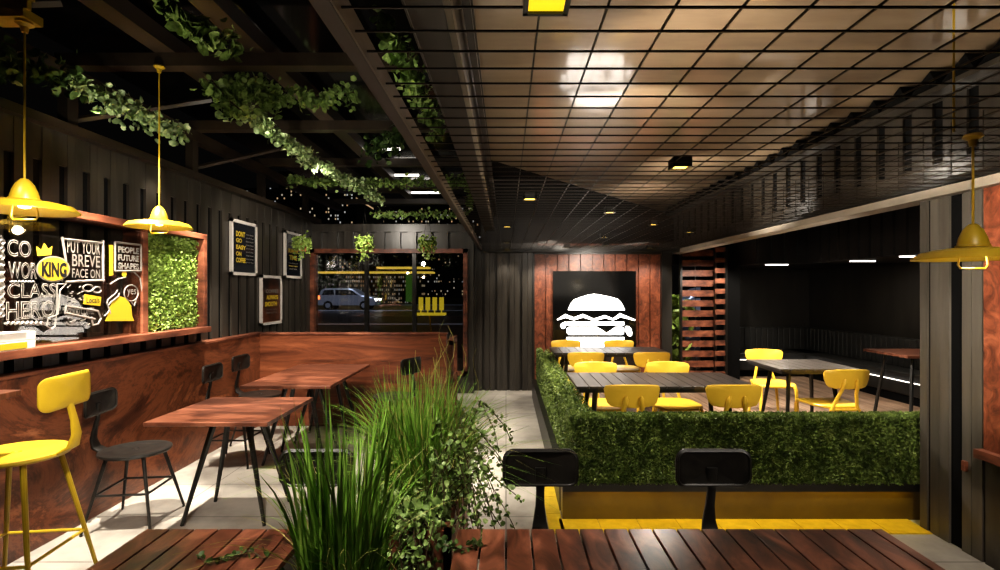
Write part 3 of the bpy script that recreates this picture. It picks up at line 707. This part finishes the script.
burger([(137,457),(500,457),(500,468),(497,500),(485,530),(465,545),(180,545),(155,530),(140,500)],'bottom_bun')
burger([(133,358),(115,364),(100,374),(97,385),(102,397),(114,404),(127,397),(134,380)],'tomato')
burger([(508,392),(516,386),(530,388),(543,402),(550,425),(548,445),(536,453),(522,442),(510,420)],'tomato')
# ---------------------------------------------------------------- slatted screen
ss = thing('slatted_screen','tall folded screen of horizontal rust wood slats in black frame','screen',(3.3,8.6,DZ))
for i in range(13):
    z0=DZ+.03+i*.17
    MB().box((2.96,8.6,z0),(3.50,8.63,z0+.106)).build('slat', M['framewood'], ss)
    MB().box((3.43,8.36,z0+.05),(3.60,8.39,z0+.13)).build('slat', M['framewood'], ss)
MB().box((2.93,8.57,DZ),(2.965,8.64,2.28)).build('post', M['blackmetal'], ss)
MB().box((3.59,8.34,DZ),(3.625,8.41,2.28)).build('post', M['blackmetal'], ss)
MB().box((3.50,8.50,DZ),(3.52,8.60,2.28)).build('post', M['blackmetal'], ss)
MB().box((2.93,8.58,DZ),(3.52,8.64,DZ+.03)).box((3.2,8.63,DZ),(3.21,8.64,2.2)).build('bottom_rail', M['blackmetal'], ss)
# ---------------------------------------------------------------- dark lounge at right
w = MB(); w.box((3.9,9.5,0),(5.9,9.6,CZ)); structure(w.build('wall_lounge_back', M['panel_dark']))
w = MB(); pts=[(5.65,9.5),(6.0,3.3),(6.15,3.3),(5.8,9.6)]
w.prism(pts, lambda p:(p[0],p[1],0), lambda p:(p[0],p[1],CZ)); structure(w.build('wall_lounge_side', M['panel_dark']))
w = MB(); w.box((3.8,7.75,2.0),(5.9,9.5,CZ)); 
w.prism([(4.58,7.76),(4.58,3.3),(6.0,3.3),(5.7,8.4)], lambda p:(p[0],p[1],2.0), lambda p:(p[0],p[1],CZ))
y_=3.4
while y_<7.6:
    w.box((4.55,y_,2.01),(4.58,y_+.1,CZ)); y_+=.2
x_=3.82
while x_<4.8: w.box((x_,7.72,2.01),(x_+.1,7.75,CZ)); x_+=.2
structure(w.build('ceiling_lounge', M['panel_dark']))
structure(MB().box((3.66,8.5,0),(3.9,9.6,CZ)).build('wall_lounge_left', M['black']))
bo = thing('booth_seat','long black channelled leather booth seat running round the dark lounge corner','booth',(5.2,8,DZ))
MB().box((3.95,8.75,DZ+.12),(5.5,9.3,DZ+.42)).prism([(5.11,9.3),(5.36,4.2),(5.85,4.2),(5.6,9.3)], lambda p:(p[0],p[1],DZ+.12), lambda p:(p[0],p[1],DZ+.42)).build('seat_base', M['leather'], bo, bevel=.02)
bk=MB(); x_=3.95
while x_<5.45: bk.box((x_,9.28,DZ+.42),(x_+.098,9.45,DZ+.82)); x_+=.1
y_=4.2
while y_<9.2:
    xx=5.84-(y_-4.2)*.05; bk.box((xx-.16,y_,DZ+.42),(xx+.02,y_+.098,DZ+.82)); y_+=.1
bk.build('channelled_back', M['leather'], bo, bevel=.012)
MB().box((3.95,8.735,DZ+.30),(5.1,8.745,DZ+.310)).prism([(5.09,8.74),(5.33,4.2),(5.34,4.2),(5.10,8.74)], lambda p:(p[0],p[1],DZ+.30), lambda p:(p[0],p[1],DZ+.309)).build('led_strip', M['led'], bo)
MB().box((3.97,8.85,DZ),(5.4,9.25,DZ+.12)).prism([(5.15,9.2),(5.42,4.3),(5.8,4.3),(5.55,9.2)], lambda p:(p[0],p[1],DZ), lambda p:(p[0],p[1],DZ+.12)).build('toe_base', M['black'], bo)
for i,(x,y,l) in enumerate(((4.22,7.95,.34),(4.86,6.95,.33),(4.78,6.0,.28))):
    o = MB().box((x-l/2,y-.02,1.985),(x+l/2,y+.02,2.0)).build('linear_light', M['led'])
    tag(o, f'slim white linear light under the bulkhead of the dark lounge, {["left","middle","right"][i]} of three', 'light', 'linear lights in the lounge')
lt_ = thing('lounge_table','rust wooden table with black legs in front of the booth seat','table',(4.85,6.0,DZ))
MB().box((4.45,5.65,DZ+.74),(5.3,6.35,DZ+.77)).build('tabletop', M['tablewood'], lt_, bevel=.003)
for sx in (-1,1):
    for sy in (-1,1): MB().tube([(4.87+sx*.25,6.0+sy*.2,DZ+.74),(4.87+sx*.33,6.0+sy*.28,DZ)], .02, 6).build('leg', M['blackmetal'], lt_)
# ---------------------------------------------------------------- wood framed serving window on the right wall
wn = structure(bpy.data.objects.new('window_2', None)); C.objects.link(wn); wn.location=(XR,2.6,.65)
MB().box((XR-.01,2.86,.66),(XR+.22,2.98,2.25)).build('window_frame', M['cladding'], wn)
MB().box((XR-.06,1.2,.62),(XR+.25,2.99,.67)).build('window_sill', M['framewood'], wn)
MB().box((XR-.01,1.2,2.2),(XR+.2,2.98,2.3)).build('window_head', M['framewood'], wn)
MB().box((XR+.20,1.2,.66),(XR+.24,2.86,2.25)).build('window_back', M['black'], wn)
o=MB().box((XR-.02,3.09,.50),(XR+.05,3.115,.56)).build('wood_block', M['framewood']); tag(o,'tiny rust wood block fixed in the groove of right wall','block')
# ---------------------------------------------------------------- downlights
dl=[(.087,1.085,.05,'downyellow','big bright yellow square downlight at the top centre of the ceiling grid'),
 (.87,2.55,.045,'downwarm','square downlight right of centre beside a bright ceiling glow'),
 (.16,3.44,.045,'downwarm','square downlight with stem over the passage, nearest there'),
 (.82,4.03,.04,'downwarm','square downlight in grid centre above the front deck table'),
 (1.38,4.78,.04,'downwarm','square downlight right of the one above the front deck table'),
 (.01,4.94,.04,'downwarm','square downlight over the passage, second from camera'),
 (1.14,5.94,.04,'downwarm','square downlight above the gap between both slatted tables'),
 (.01,6.58,.04,'downwarm','square downlight over the passage, third from camera'),
 (1.94,5.40,.04,'downwarm','square downlight at the right side close to the container beam'),
 (.87,7.3,.04,'downwarm','square downlight before the burger sign, left of three'),
 (1.36,6.95,.04,'downwarm','square downlight before the burger sign, middle of three'),
 (2.1,7.46,.04,'downwarm','square downlight before the burger sign, right of three'),
 (.02,7.7,.04,'downwarm','square downlight over the passage, farthest against back wall')]
for x,y,r_,m,lb in dl:
    x*=1.048; y*=1.048; r_*=1.048; y=min(y,7.95)
    t_=thing('downlight',lb,'light',(x,y,mz),0,'square downlights in the wire grid')
    z0=mz-.012
    MB().box((x-r_,y-r_,z0),(x+r_,y-r_+.012,z0+.05)).box((x-r_,y+r_-.012,z0),(x+r_,y+r_,z0+.05)).box((x-r_,y-r_,z0),(x-r_+.012,y+r_,z0+.05)).box((x+r_-.012,y-r_,z0),(x+r_,y+r_,z0+.05)).box((x-r_,y-r_,z0+.045),(x+r_,y+r_,z0+.05)).build('housing', M['blackmetal'], t_)
    MB().box((x-r_+.012,y-r_+.012,z0+.006),(x+r_-.012,y+r_-.012,z0+.012)).build('lens', M[m], t_)
# ---------------------------------------------------------------- plants
def vine(name,label,pts,n,spread,size,m='leaf',droop=.04,group=None):
    P=[Vector(p) for p in pts]; L_=[0]
    for a,b in zip(P,P[1:]): L_.append(L_[-1]+(b-a).length)
    tt=np.sort(rng.random(n))*L_[-1]; pa=np.array([p[:] for p in P]); c=np.column_stack([np.interp(tt,L_,pa[:,k]) for k in range(3)])
    clump=.55+.45*np.sin(tt*9+rng.random()*6)*np.sin(tt*4.1+rng.random()*6)
    off=rng.normal(size=(n,3))*spread*clump[:,None]; off[:,2]-=abs(rng.normal(size=n))*droop
    t_=thing(name,label,'vine',pts[0],0,group)
    leaves('leaves', c+off, size*(.6+.7*rng.random(n)), M[m], t_, direct=np.tile([0,-.5,-.45],(n,1)))
    st=MB(); wig=[p+Vector((random.uniform(-1,1)*spread*.4,0,random.uniform(-1,1)*spread*.4)) for p in P]; st.tube(wig,.005,4); st.build('stem', M['stem'], t_)
    return t_
GV='leafy vines on the pergola'
vine('ivy_vine','bright pale green garland running down along the roof joist at centre left',[(-2.00,3.75,3.02),(-2.0,4.2,3.0),(-2.0,4.7,2.98),(-2.0,5.4,2.98),(-1.86,6.0,2.93),(-1.66,6.9,2.86)],1700,.042,.045,'leafpale',group=GV)
vine('ivy_vine','big tangled ivy clump where crossbeam and joist meet over the tables',[(-2.02,3.66,3.1),(-1.85,3.7,3.12),(-1.70,3.75,3.05)],420,.06,.050,'leaf',.07,GV)
vine('ivy_vine','short ivy tuft hanging down left of the big tangled clump',[(-2.10,3.6,3.1),(-1.98,3.6,2.95),(-1.88,3.62,2.86)],130,.035,.05,'leaf',group=GV)
vine('ivy_vine','sparse ivy along the second crossbeam toward the wire grid',[(-1.7,3.72,3.07),(-1.4,3.74,3.04),(-1.1,3.74,3.06)],240,.04,.045,'leaf',group=GV)
vine('ivy_vine','bright ivy run along the left rail in front of the dark roof',[(-2.72,3.15,2.96),(-2.64,3.4,2.90),(-2.55,3.6,2.86),(-2.42,3.85,2.80)],520,.045,.042,'leafpale',group=GV)
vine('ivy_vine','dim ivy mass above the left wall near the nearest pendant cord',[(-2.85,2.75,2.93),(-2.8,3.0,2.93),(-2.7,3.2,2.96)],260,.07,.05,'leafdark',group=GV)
vine('ivy_vine','large leaved ivy hanging at the top left from the near roof',[(-1.70,2.5,3.12),(-1.70,2.6,3.05),(-1.62,2.75,3.02),(-1.5,2.85,2.97)],170,.045,.058,'leaf',.04,GV)
vine('ivy_vine','thin ivy line along the far crossbeam in front of city lights',[(-2.7,6.3,3.0),(-2.0,6.35,2.97),(-1.3,6.35,2.98),(-.45,6.35,2.98)],900,.035,.045,'leaf',group=GV)
vine('ivy_vine','faint ivy line above the window wall with one bright tuft',[(-2.0,7.7,2.78),(-1.5,7.7,2.78),(-.6,7.7,2.78)],340,.04,.045,'leaf',group=GV)
vine('ivy_vine','thick ivy hanging seen through the wire grid left of the ceiling edge',[(-.66,2.75,3.08),(-.62,3.0,3.05),(-.60,3.4,3.02),(-.62,3.9,3.03),(-.55,4.3,2.95)],560,.06,.048,'leaf',.05,GV)
vine('ivy_vine','small ivy tuft dropping beside the far end of ceiling beam',[(-.45,5.8,2.95),(-.43,5.9,2.75),(-.43,6.0,2.6)],150,.03,.04,'leaf',group=GV)
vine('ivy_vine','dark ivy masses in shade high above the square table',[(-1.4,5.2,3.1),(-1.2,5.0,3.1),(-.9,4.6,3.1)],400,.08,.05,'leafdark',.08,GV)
# hanging pots
for i,(x,lb) in enumerate(((-2.76,'small hanging pot of trailing plant by the farthest poster'),(-1.91,'small hanging pot of trailing plant above the window, middle of three'),(-1.06,'small hanging pot of trailing plant closest to the passage'))):
    y=6.9; z=2.12; t_=thing('hanging_plant',lb,'plant',(x,y,z),0,'hanging plants before the window')
    MB().lathe([(0,0),(.055,0),(.075,.10),(.08,.10),(.08,.115),(.065,.115),(.06,.09),(0,.09)],(x,y,z),20).build('pot', M['terracotta'], t_, smooth=True)
    for dx in (-.07,.07): MB().tube([(x+dx,y,z+.11),(x,y,z+.5),(x,y,3.3)], .002, 4).build('hanging_wire', M['blackmetal'], t_)
    n=420; th=rng.random(n)*6.283; ph=rng.random(n); P=np.column_stack([x+np.cos(th)*(.04+.075*np.sqrt(ph)), y+np.sin(th)*(.04+.075*np.sqrt(ph)), z+.14+.04*rng.normal(size=n)-.10*ph*rng.random(n)])
    k=60; Q=np.column_stack([x+.03+rng.normal(size=k)*.04, y-.12+rng.normal(size=k)*.02, z+.1-.22*rng.random(k)])
    leaves('foliage', np.concatenate([P,Q]), .022+.016*rng.random(n+k), M['moss'], t_)
def blades(cx,cy,cz,n,r,h0,h1,bend,w_,m,name,parent,seg=6,lean=(0,0)):
    V=[];Fq=[]
    for i in range(n):
        a=random.random()*6.283; rr=r*math.sqrt(random.random()); bx,by=cx+rr*math.cos(a),cy+rr*math.sin(a)
        h=random.uniform(h0,h1); a2=a+random.uniform(-.8,.8); bd=bend*random.random()**1.3*h; tw=random.random()*3.14
        o=len(V); sx,sy=math.cos(tw),math.sin(tw)
        for k in range(seg+1):
            t=k/seg; ww=w_*(1-t**2.2)*.5+.0004
            x=bx+math.cos(a2)*bd*t*t+lean[0]*t*h; y=by+math.sin(a2)*bd*t*t+lean[1]*t*h; z=cz+h*t-(.45*bd*t**3)
            V.append((x-sx*ww,y-sy*ww,z)); V.append((x+sx*ww,y+sy*ww,z))
        for k in range(seg): Fq.append((o+2*k,o+2*k+1,o+2*k+3,o+2*k+2))
    return npmesh(name, np.array(V), np.array(Fq), m, parent)
# wooden trough between the tables
tr = thing('wooden_planter','rust wood trough planter filled with grasses between the two plank tables','planter',(-.45,2.4,0))
tb=MB(); 
for z0,z1 in ((.02,.17),(.185,.335),(.35,.50),(.515,.68)): tb.box((-.64,1.95,z0),(-.21,1.98,z1)); tb.box((-.64,2.77,z0),(-.21,2.8,z1)); tb.box((-.64,1.95,z0),(-.61,2.8,z1)); tb.box((-.24,1.95,z0),(-.21,2.8,z1))
tb.build('plank_box', M['framewood'], tr)
MB().box((-.61,1.98,.05),(-.24,2.77,.63)).build('soil', M['soil'], tr)
gp = thing('grass_plant','tall bushy green grass clump growing in the wooden trough','plant',(-.42,2.35,.63))
blades(-.40,2.38,.62,900,.16,.32,.66,.75,.007,M['grass'],'blades',gp)
blades(-.36,2.3,.62,420,.16,.34,.58,1.35,.0035,M['grass'],'blades',gp)
blades(-.33,2.3,.65,130,.15,.42,.62,1.3,.003,M['drygrass'],'dry_blades',gp)
# curly tall wisps
wi=MB()
for k in range(11):
    bx,by=-.33+random.uniform(-.1,.12),2.35+random.uniform(-.1,.1); h=random.uniform(.62,.86); ph=random.random()*6; lx=random.uniform(-.06,.14)
    wi.tube([(bx+lx*t+.022*math.sin(ph+t*14)*(.3+t), by+.02*math.cos(ph+t*12)*t, .62+h*t) for t in [j/18 for j in range(19)]], .0022, 4, scales=[1-.6*j/18 for j in range(19)])
wi.build('curly_twigs', M['drygrass'], gp)
# trailing ivy from trough
def trail(name,label,starts,seed_,m,length,size,parentloc,dense=26,out=(.35,0)):
    random.seed(seed_); t_=thing(name,label,'plant',parentloc); P=[];st=MB()
    for (x,y,z) in starts:
        L_=random.uniform(*length); a=random.uniform(-.9,.9); ox=(out[0]*math.cos(a)-out[1]*math.sin(a)); oy=(out[0]*math.sin(a)+out[1]*math.cos(a))
        pts=[]
        for j in range(15):
            t=j/14; s=min(1,t*2.2); pts.append((x+ox*s*(1-.25*s)*L_+.01*math.sin(t*11+x*50), y+oy*s*L_*.7, z+.12*math.sin(min(t*3,1.57))*L_*1.2-max(0,t-.22)*L_*1.25))
        st.tube(pts,.0025,4)
        for q in range(int(dense*L_*2.2)):
            t=random.random()*13.99; i=int(t); f_=t-i; p=[pts[i][k]*(1-f_)+pts[i+1][k]*f_+random.gauss(0,.012) for k in range(3)]; P.append(p)
    st.build('stems', M['stem'], t_); leaves('leaves', np.array(P), size*(.6+.7*rng.random(len(P))), M[m], t_)
    random.seed(seed_+100)
t_=thing('trailing_ivy','leafy ivy arching and trailing over the right side of wooden trough','plant',(-.25,2.4,.68)); P=[]; st=MB()
for q in range(44):
    x0,y0=-.36+random.uniform(-.06,.10),2.05+.65*random.random(); dx=random.uniform(.05,.34); dy=random.uniform(-.22,.15); rise=random.uniform(.10,.34); drop=random.uniform(.05,.48); pts=[]
    for k in range(18):
        t=k/17; pts.append((x0+dx*t**.75+.012*math.sin(t*9+q), y0+dy*t, .70+rise*4*min(t,.62)*(1-min(t,.62))*1.05-(drop+.2*rise)*max(0,t-.45)**1.15*1.9))
    st.tube(pts,.002,4)
    for r2 in range(52):
        t=random.random()**.8*16.99; k=int(t); f_=t-k; P.append([pts[k][a]*(1-f_)+pts[k+1][a]*f_+random.gauss(0,.009) for a in range(3)])
st.build('stems', M['stem'], t_); leaves('leaves', np.array(P), .019*(.6+.7*rng.random(len(P))), M['leaf'], t_)
trail('trailing_ivy','low ivy spilling from the near end of wooden trough',[(-.50+.30*random.random(),1.96,.70) for _ in range(18)],9,'leaf',(.25,.5),.022,(-.4,1.97,.68),44,(.12,-.25))
# low ground leaves inside trough
n=1500; P=np.column_stack([-.62+.40*rng.random(n),1.97+.8*rng.random(n),.66+.10*rng.random(n)])
o=leaves('ground_cover',P,.02+.015*rng.random(n),M['leaf']); tag(o,'low leafy ground cover filling the wooden trough around the grass','plant',kind='stuff')
# near pot with blades
pt = thing('round_pot','glossy black round pot at the bottom centre holding tall blades','pot',(-.47,1.5,.35))
MB().lathe([(0,0),(.10,0),(.135,.30),(.14,.36),(.145,.37),(.14,.378),(.128,.37),(.125,.33),(0,.33)],(-.47,1.5,.34),36).build('pot_body', M['blackmetal'], pt, smooth=True)
MB().lathe([(0,.335),(.126,.335)],(-.47,1.5,.34),24).build('soil', M['soil'], pt)
for sx in (-1,1):
    for sy in (-1,1): MB().tube([(-.47+sx*.07,1.5+sy*.07,.34),(-.47+sx*.11,1.5+sy*.11,0)],.01,6).build('leg', M['blackmetal'], pt)
ng = thing('grass_plant','upright broad green blades growing from the black pot in front','plant',(-.47,1.5,.675))
blades(-.48,1.5,.67,170,.115,.30,.66,.30,.0115,M['grass'],'blades',ng)
blades(-.46,1.5,.67,170,.11,.20,.48,.7,.005,M['grass'],'blades',ng)
blades(-.50,1.5,.68,60,.10,.3,.5,1.2,.0022,M['drygrass'],'dry_blades',ng)
P=np.column_stack([-.47+rng.normal(size=420)*.12,1.45+rng.normal(size=420)*.08,.68+.09*rng.random(420)])
o=leaves('pot_ivy',P,.018+.012*rng.random(420),M['leafdark']); tag(o,'dark small leaved ivy around the rim of the black pot','plant',kind='stuff')
# ivy sprigs on tables
def sprig(lb,path,n,sz):
    t_=thing('ivy_sprig',lb,'plant',path[0]); MB().tube(path,.0025,4).build('stem',M['stem'],t_)
    pa=np.array(path); tt=rng.random(n)*(len(path)-1); c=np.column_stack([np.interp(tt,range(len(path)),pa[:,k]) for k in range(3)])+rng.normal(size=(n,3))*.008; c[:,2]=abs(c[:,2]-.752)+.754
    leaves('leaves',c,sz*(.7+.5*rng.random(n)),M['leafdark'],t_)
sprig('thin ivy sprig lying across the left plank table top',[(-.98,1.62,.757),(-.93,1.58,.76),(-.88,1.6,.757),(-.82,1.64,.762),(-.76,1.60,.757)],26,.022)
sprig('leafy ivy sprig lying on the left corner of long plank table',[(-.22,1.70,.757),(-.17,1.66,.76),(-.12,1.67,.757),(-.08,1.70,.757)],36,.024)
# leafy shrub behind the cladding wall
sh=thing('leafy_shrub','big leaved bright green shrub between cladding wall and slatted screen','plant',(2.9,9.3,0))
n=420; P=np.column_stack([2.95+rng.normal(size=n)*.16,9.3+rng.normal(size=n)*.2,.25+1.15*rng.random(n)])
leaves('foliage',P,.10+.10*rng.random(n),M['moss'],sh,direct=np.tile([0,-.3,.5],(n,1)))
s_=MB()
for k in range(7): s_.tube([(2.95,9.3,0),(2.95+random.uniform(-.1,.1),9.3,.6),(2.95+random.uniform(-.25,.25),9.3,1.25)],.012,5)
s_.build('stem',M['stem'],sh)
# ---------------------------------------------------------------- outside: cars, kiosk, buildings, trees
def car(cx,cy,rz,lb,pm='carpaint'):
    t_=thing('car',lb,'car',(cx,cy,0),rz)
    prof=[(-2.35,.45),(-2.38,.95),(-2.25,1.12),(-2.0,1.62),(-1.7,1.74),(.2,1.74),(.55,1.66),(1.25,1.18),(2.1,1.02),(2.35,.85),(2.4,.5),(2.3,.35),(-2.2,.35)]
    o=MB().prism(prof,lambda p:(p[0],-.88,p[1]),lambda p:(p[0],.88,p[1])).build('body',M[pm],t_,world=False,bevel=.08)
    for q in ([(-1.95,1.2),(-1.75,1.58),(-1.0,1.62),(-.95,1.2)],[(-.85,1.2),(-.85,1.62),(.2,1.62),(.45,1.58),(.95,1.2)]):
        MB().prism(q,lambda p:(p[0],-.90,p[1]),lambda p:(p[0],.90,p[1])).build('side_window',M['carglass'],t_,world=False)
    for x in (-1.45,1.45):
        for s in (-1,1):
            w_=MB(); w_.tube([(x,s*.78,.36),(x,s*.93,.36)],.36,20); w_.build('wheel',M['black'],t_,world=False)
            MB().tube([(x,s*.92,.36),(x,s*.95,.36)],.2,12).build('hub',M['carpaint'],t_,world=False)
    MB().box((2.2,-.85,.72),(2.42,-.45,.9)).box((2.2,.45,.72),(2.42,.85,.9)).build('headlight',M['head'],t_,world=False)
    MB().box((-2.42,-.9,.85),(-2.1,-.5,1.15)).box((-2.42,.5,.85),(-2.1,.9,1.15)).build('taillight',M['tail'],t_,world=False)
car(-12.9,42,0,'silver estate car with glowing red tail light on the road outside')
car(10.2,26,R(180),'bluish parked car seen through gaps of the slatted screen')
ki=thing('kiosk','distant lit kiosk with yellow awning across the road','kiosk',(-12.5,60,0))  # stands for the bar behind the camera, mirrored in the window panes
MB().box((-19,60.5,0),(-10,63,4.0)).build('wall',building_mat('kiosk_shelves',3,.45,.25,.5,.22),ki)
MB().box((-22,59,3.55),(-8.5,61,3.75)).box((-15,59,4.1),(-9,61,4.3)).build('awning',em('awning_glow',(1,.7,.1),.7),ki)
MB().box((-11.8,60.0,.2),(-10.6,60.4,3.4)).build('green_panel',em('green_glow',(.15,.4,.05),.2),ki)
# yellow chairs reflected in the window, modelled as glowing seats outside
bn=thing('bench','row of four yellow seats on a post seen through the window','bench',(-2.75,12.5,0))
MB().box((-3.05,12.35,.98),(-2.3,12.65,1.04)).build('seat_rail',em('yellow_lit',(1,.75,.05),.5),bn)
for i in range(4): MB().box((-2.98+i*.17,12.6,1.1),(-2.87+i*.17,12.64,1.42)).box((-2.94+i*.17,12.6,1.03),(-2.91+i*.17,12.62,1.12)).build('backrest',em('yellow_lit',(1,.75,.05),.5),bn)
MB().tube([(-2.7,12.5,1.0),(-2.65,12.5,.5),(-2.7,12.5,0)],.02,6).build('post',M['yellow'],bn)
bn.location.x += .82
for i in range(3):
    x0=(-62,-38,-12)[i]; wd=(20,22,24)[i]; h=(17,20,18)[i]; d=(105,92,100)[i]
    b=thing('city_building',('tall distant tower block with lit windows, leftmost behind pergola','distant apartment tower with scattered lit windows, middle behind pergola','wide dark distant tower above the window wall, right behind pergola')[i],'building',(x0,d,0),0,'city towers')
    MB().box((x0-wd/2,d,0),(x0+wd/2,d+12,h)).build('tower',building_mat('tower_lights_%d'%i,i+5,.80,.42,.62,.45),b)
    MB().box((x0-3,d,h),(x0+3,d+6,h+3)).build('roof_box',M['black'],b)
for i,(x,y,h) in enumerate(((-42,72,7),(-29,74,6),(-4,74,7),(8,76,8),(-17,84,9))):
    t_=thing('street_tree',f'dark leafy tree beyond the road, {["far left","left","right","far right","behind the kiosk"][i]}','tree',(x,y,0),0,'trees beyond the road')
    n=900; P=np.column_stack([x+rng.normal(size=n)*2.2,y+rng.normal(size=n)*1.5,h*.65+rng.normal(size=n)*h*.18]); leaves('crown',P,.7,M['leafdark'],t_)
    MB().tube([(x,y,0),(x,y,h*.6)],.2,6).build('trunk',M['stem'],t_)
for i,(x,y,z) in enumerate(((-3.3,50,2.9),(1.8,60,2.5),(-7,57,6),(-28,57,3))):
    t_=thing('street_lamp',f'small white street lamp across the road, {["near the kiosk edge","farther right","high by the kiosk","far left"][i]}','lamp',(x,y,0),0,'street lamps')
    MB().tube([(x,y,0),(x,y,z)],.06,6).build('pole',M['black'],t_); MB().lathe([(0,.2),(.3,.1),(.3,-.1),(0,-.2)],(x,y,z),10).build('lamp_head',em('lamp_white',(.9,.95,1),3),t_)
# ================================================================ LIGHTS
def spot(loc,tgt,e,ang=80,col=(1,.91,.79),blend=.5,rad=.05):
    l=bpy.data.lights.new('spot','SPOT'); l.energy=e; l.spot_size=R(ang); l.spot_blend=blend; l.color=col; l.shadow_soft_size=rad
    o=bpy.data.objects.new('spot_light',l); C.objects.link(o); o.location=loc
    o.rotation_euler=(Vector(tgt)-Vector(loc)).to_track_quat('-Z','Y').to_euler(); return o
def area(loc,tgt,e,sx,sy,col=(1,.88,.72)):
    l=bpy.data.lights.new('area','AREA'); l.shape='RECTANGLE'; l.size=sx; l.size_y=sy; l.energy=e; l.color=col
    o=bpy.data.objects.new('area_light',l); C.objects.link(o); o.location=loc
    o.rotation_euler=(Vector(tgt)-Vector(loc)).to_track_quat('-Z','Y').to_euler(); return o
# left dining
spot((-2.5,2.95,2.95),(-2.15,3.75,0),900,72,rad=.03)
spot((-2.5,4.4,2.9),(-2.1,5.0,0),480,75,rad=.03)
spot((-1.0,1.4,2.3),(-2.9,4.6,.7),300,60)
spot((-1.5,4.6,2.9),(-1.5,6.0,.7),150,70)
spot((-2.2,1.2,2.9),(-2.6,2.6,.8),75,70)
spot((-1.6,5.2,2.9),(-3.0,6.2,1.7),90,80)
spot((-1.8,6.4,2.6),(-1.8,6.95,2.1),55,130)
spot((-1.8,3.6,2.6),(-2.9,4.2,1.7),30,90)
# passage
spot((.0,4.9,2.17),(.0,5.2,0),50,70)
spot((.0,6.6,2.17),(.05,6.9,0),60,60)
spot((.0,3.4,2.17),(-.0,3.5,0),25,60)
spot((.02,7.85,2.17),(.02,8.1,1.2),16,90)
spot((-.3,4.6,2.15),(.5,5.0,.5),190,80)
# patio
spot((.82,4.03,2.17),(1.0,4.35,.8),70,90)
spot((1.38,4.78,2.17),(1.3,4.4,.7),170,110)
spot((1.14,5.94,2.17),(1.2,6.2,.5),110,110)
spot((1.36,6.95,2.17),(1.4,8.1,1.0),110,110)
spot((.65,7.5,2.17),(.6,8.1,1.2),40,90); spot((2.25,7.5,2.17),(2.3,8.1,1.2),40,90)
spot((2.45,5.4,2.17),(3.4,5.2,0),560,90)
spot((1.3,3.9,2.2),(1.22,4.35,.85),150,26)
spot((2.5,7.0,2.17),(3.3,7.4,0),120,90)
spot((3.2,7.4,2.2),(3.3,8.5,1.0),170,80)
# front hedge + foreground
spot((2.3,2.0,2.15),(2.1,3.5,.4),120,80)
spot((1.0,2.0,2.15),(1.0,3.5,.5),40,80)
spot((1.9,.9,2.15),(1.2,1.4,.75),70,75)
spot((-1.5,.9,2.6),(-1.05,1.5,.75),110,60)
spot((-.9,1.3,2.6),(-.35,2.4,.8),190,60)
# unseen spots added below the vines to brighten them
spot((-1.9,4.1,2.2),(-2.05,4.9,3.0),36,110,(1,.95,.8))
spot((-1.75,6.0,2.3),(-1.8,6.4,2.95),10,110,(1,.95,.8))
spot((-2.3,3.1,2.3),(-2.6,3.6,2.9),15,90,(1,.95,.8))
spot((-.8,2.8,2.45),(-.62,3.5,3.05),13,110,(1,.95,.8))
spot((-1.7,2.2,2.3),(-1.65,2.7,3.0),13,90,(1,.9,.7))
# unseen lights added above the grid to brighten ceiling and wall
area((1.2,2.8,2.35),(1.2,3.1,3.0),26,2.6,4.2)
spot((.87,2.6,2.45),(1.0,2.95,3.0),18,110); spot((.95,3.5,2.5),(1.0,4.1,3.0),30,110)
spot((.6,6.6,2.35),(.6,8.0,2.6),14,90)
spot((1.9,6.8,2.35),(2.0,8.0,2.6),8,90)
spot((2.2,5.3,2.45),(2.79,5.3,2.6),40,110); spot((2.3,3.7,2.45),(2.79,3.6,2.65),12,110); spot((2.3,2.6,2.45),(2.79,2.6,2.7),8,110)
spot((1.95,5.7,2.5),(2.0,5.8,3.0),30,120); spot((1.9,7.0,2.5),(1.9,7.1,3.0),30,120); spot((.9,7.6,2.35),(.9,8.9,3.0),16,100)
# beam highlight
spot((2.2,4.3,.9),(2.8,4.8,2.25),70,60)
spot((2.0,6.8,1.0),(2.8,7.2,2.25),60,60)
# yellow recess
area((1.62,HY+.0,.2),(1.62,HY+.08,0),.9,2.3,.02,(1,.72,.03))
area((1.62,HY-.08,.2),(1.62,HY-.06,0),.35,2.3,.05,(1,.75,.05))
# right wall sheen + lounge
spot((1.7,2.3,2.1),(2.8,3.2,1.7),150,70)
spot((2.1,2.6,.9),(2.8,2.9,1.4),3,90)
spot((1.6,1.4,2.1),(1.95,2.13,1.8),14,50)
spot((5.0,5.4,1.95),(5.8,5.8,1.7),40,100,(1,.8,.4))
for x,y in ((4.22,7.95),(4.86,6.95),(4.78,6.0)): area((x,y,1.96),(x,y,0),10,.3,.04)
spot((2.75,8.7,2.1),(2.95,9.3,.9),25,100)
spot((-2.9,4.3,2.6),(-2.9,4.4,1.7),6,100)
# street
spot((-13,34,9),(-13,42,0),2500,70,(.8,.85,1)); spot((9,20,6),(10,26,0),800,70,(.8,.85,1)); spot((-8,18,7),(-10,24,0),1200,80,(1,.5,.25))
# world: dim night
w=bpy.data.worlds.new('night'); bpy.context.scene.world=w; w.use_nodes=True
w.node_tree.nodes['Background'].inputs[0].default_value=(.5,.45,.42,1); w.node_tree.nodes['Background'].inputs[1].default_value=.004
# camera
cd=bpy.data.cameras.new('camera'); cd.sensor_width=36; cd.lens=F/1000*36; cd.shift_x=-.006; cd.shift_y=.005; cd.clip_start=.05; cd.clip_end=400
co=bpy.data.objects.new('camera',cd); C.objects.link(co); co.location=(0,0,1.6); co.rotation_euler=(R(90),0,0)
s=bpy.context.scene; s.camera=co
s.view_settings.view_transform='Standard'; s.view_settings.look='Medium High Contrast'; s.view_settings.exposure=0
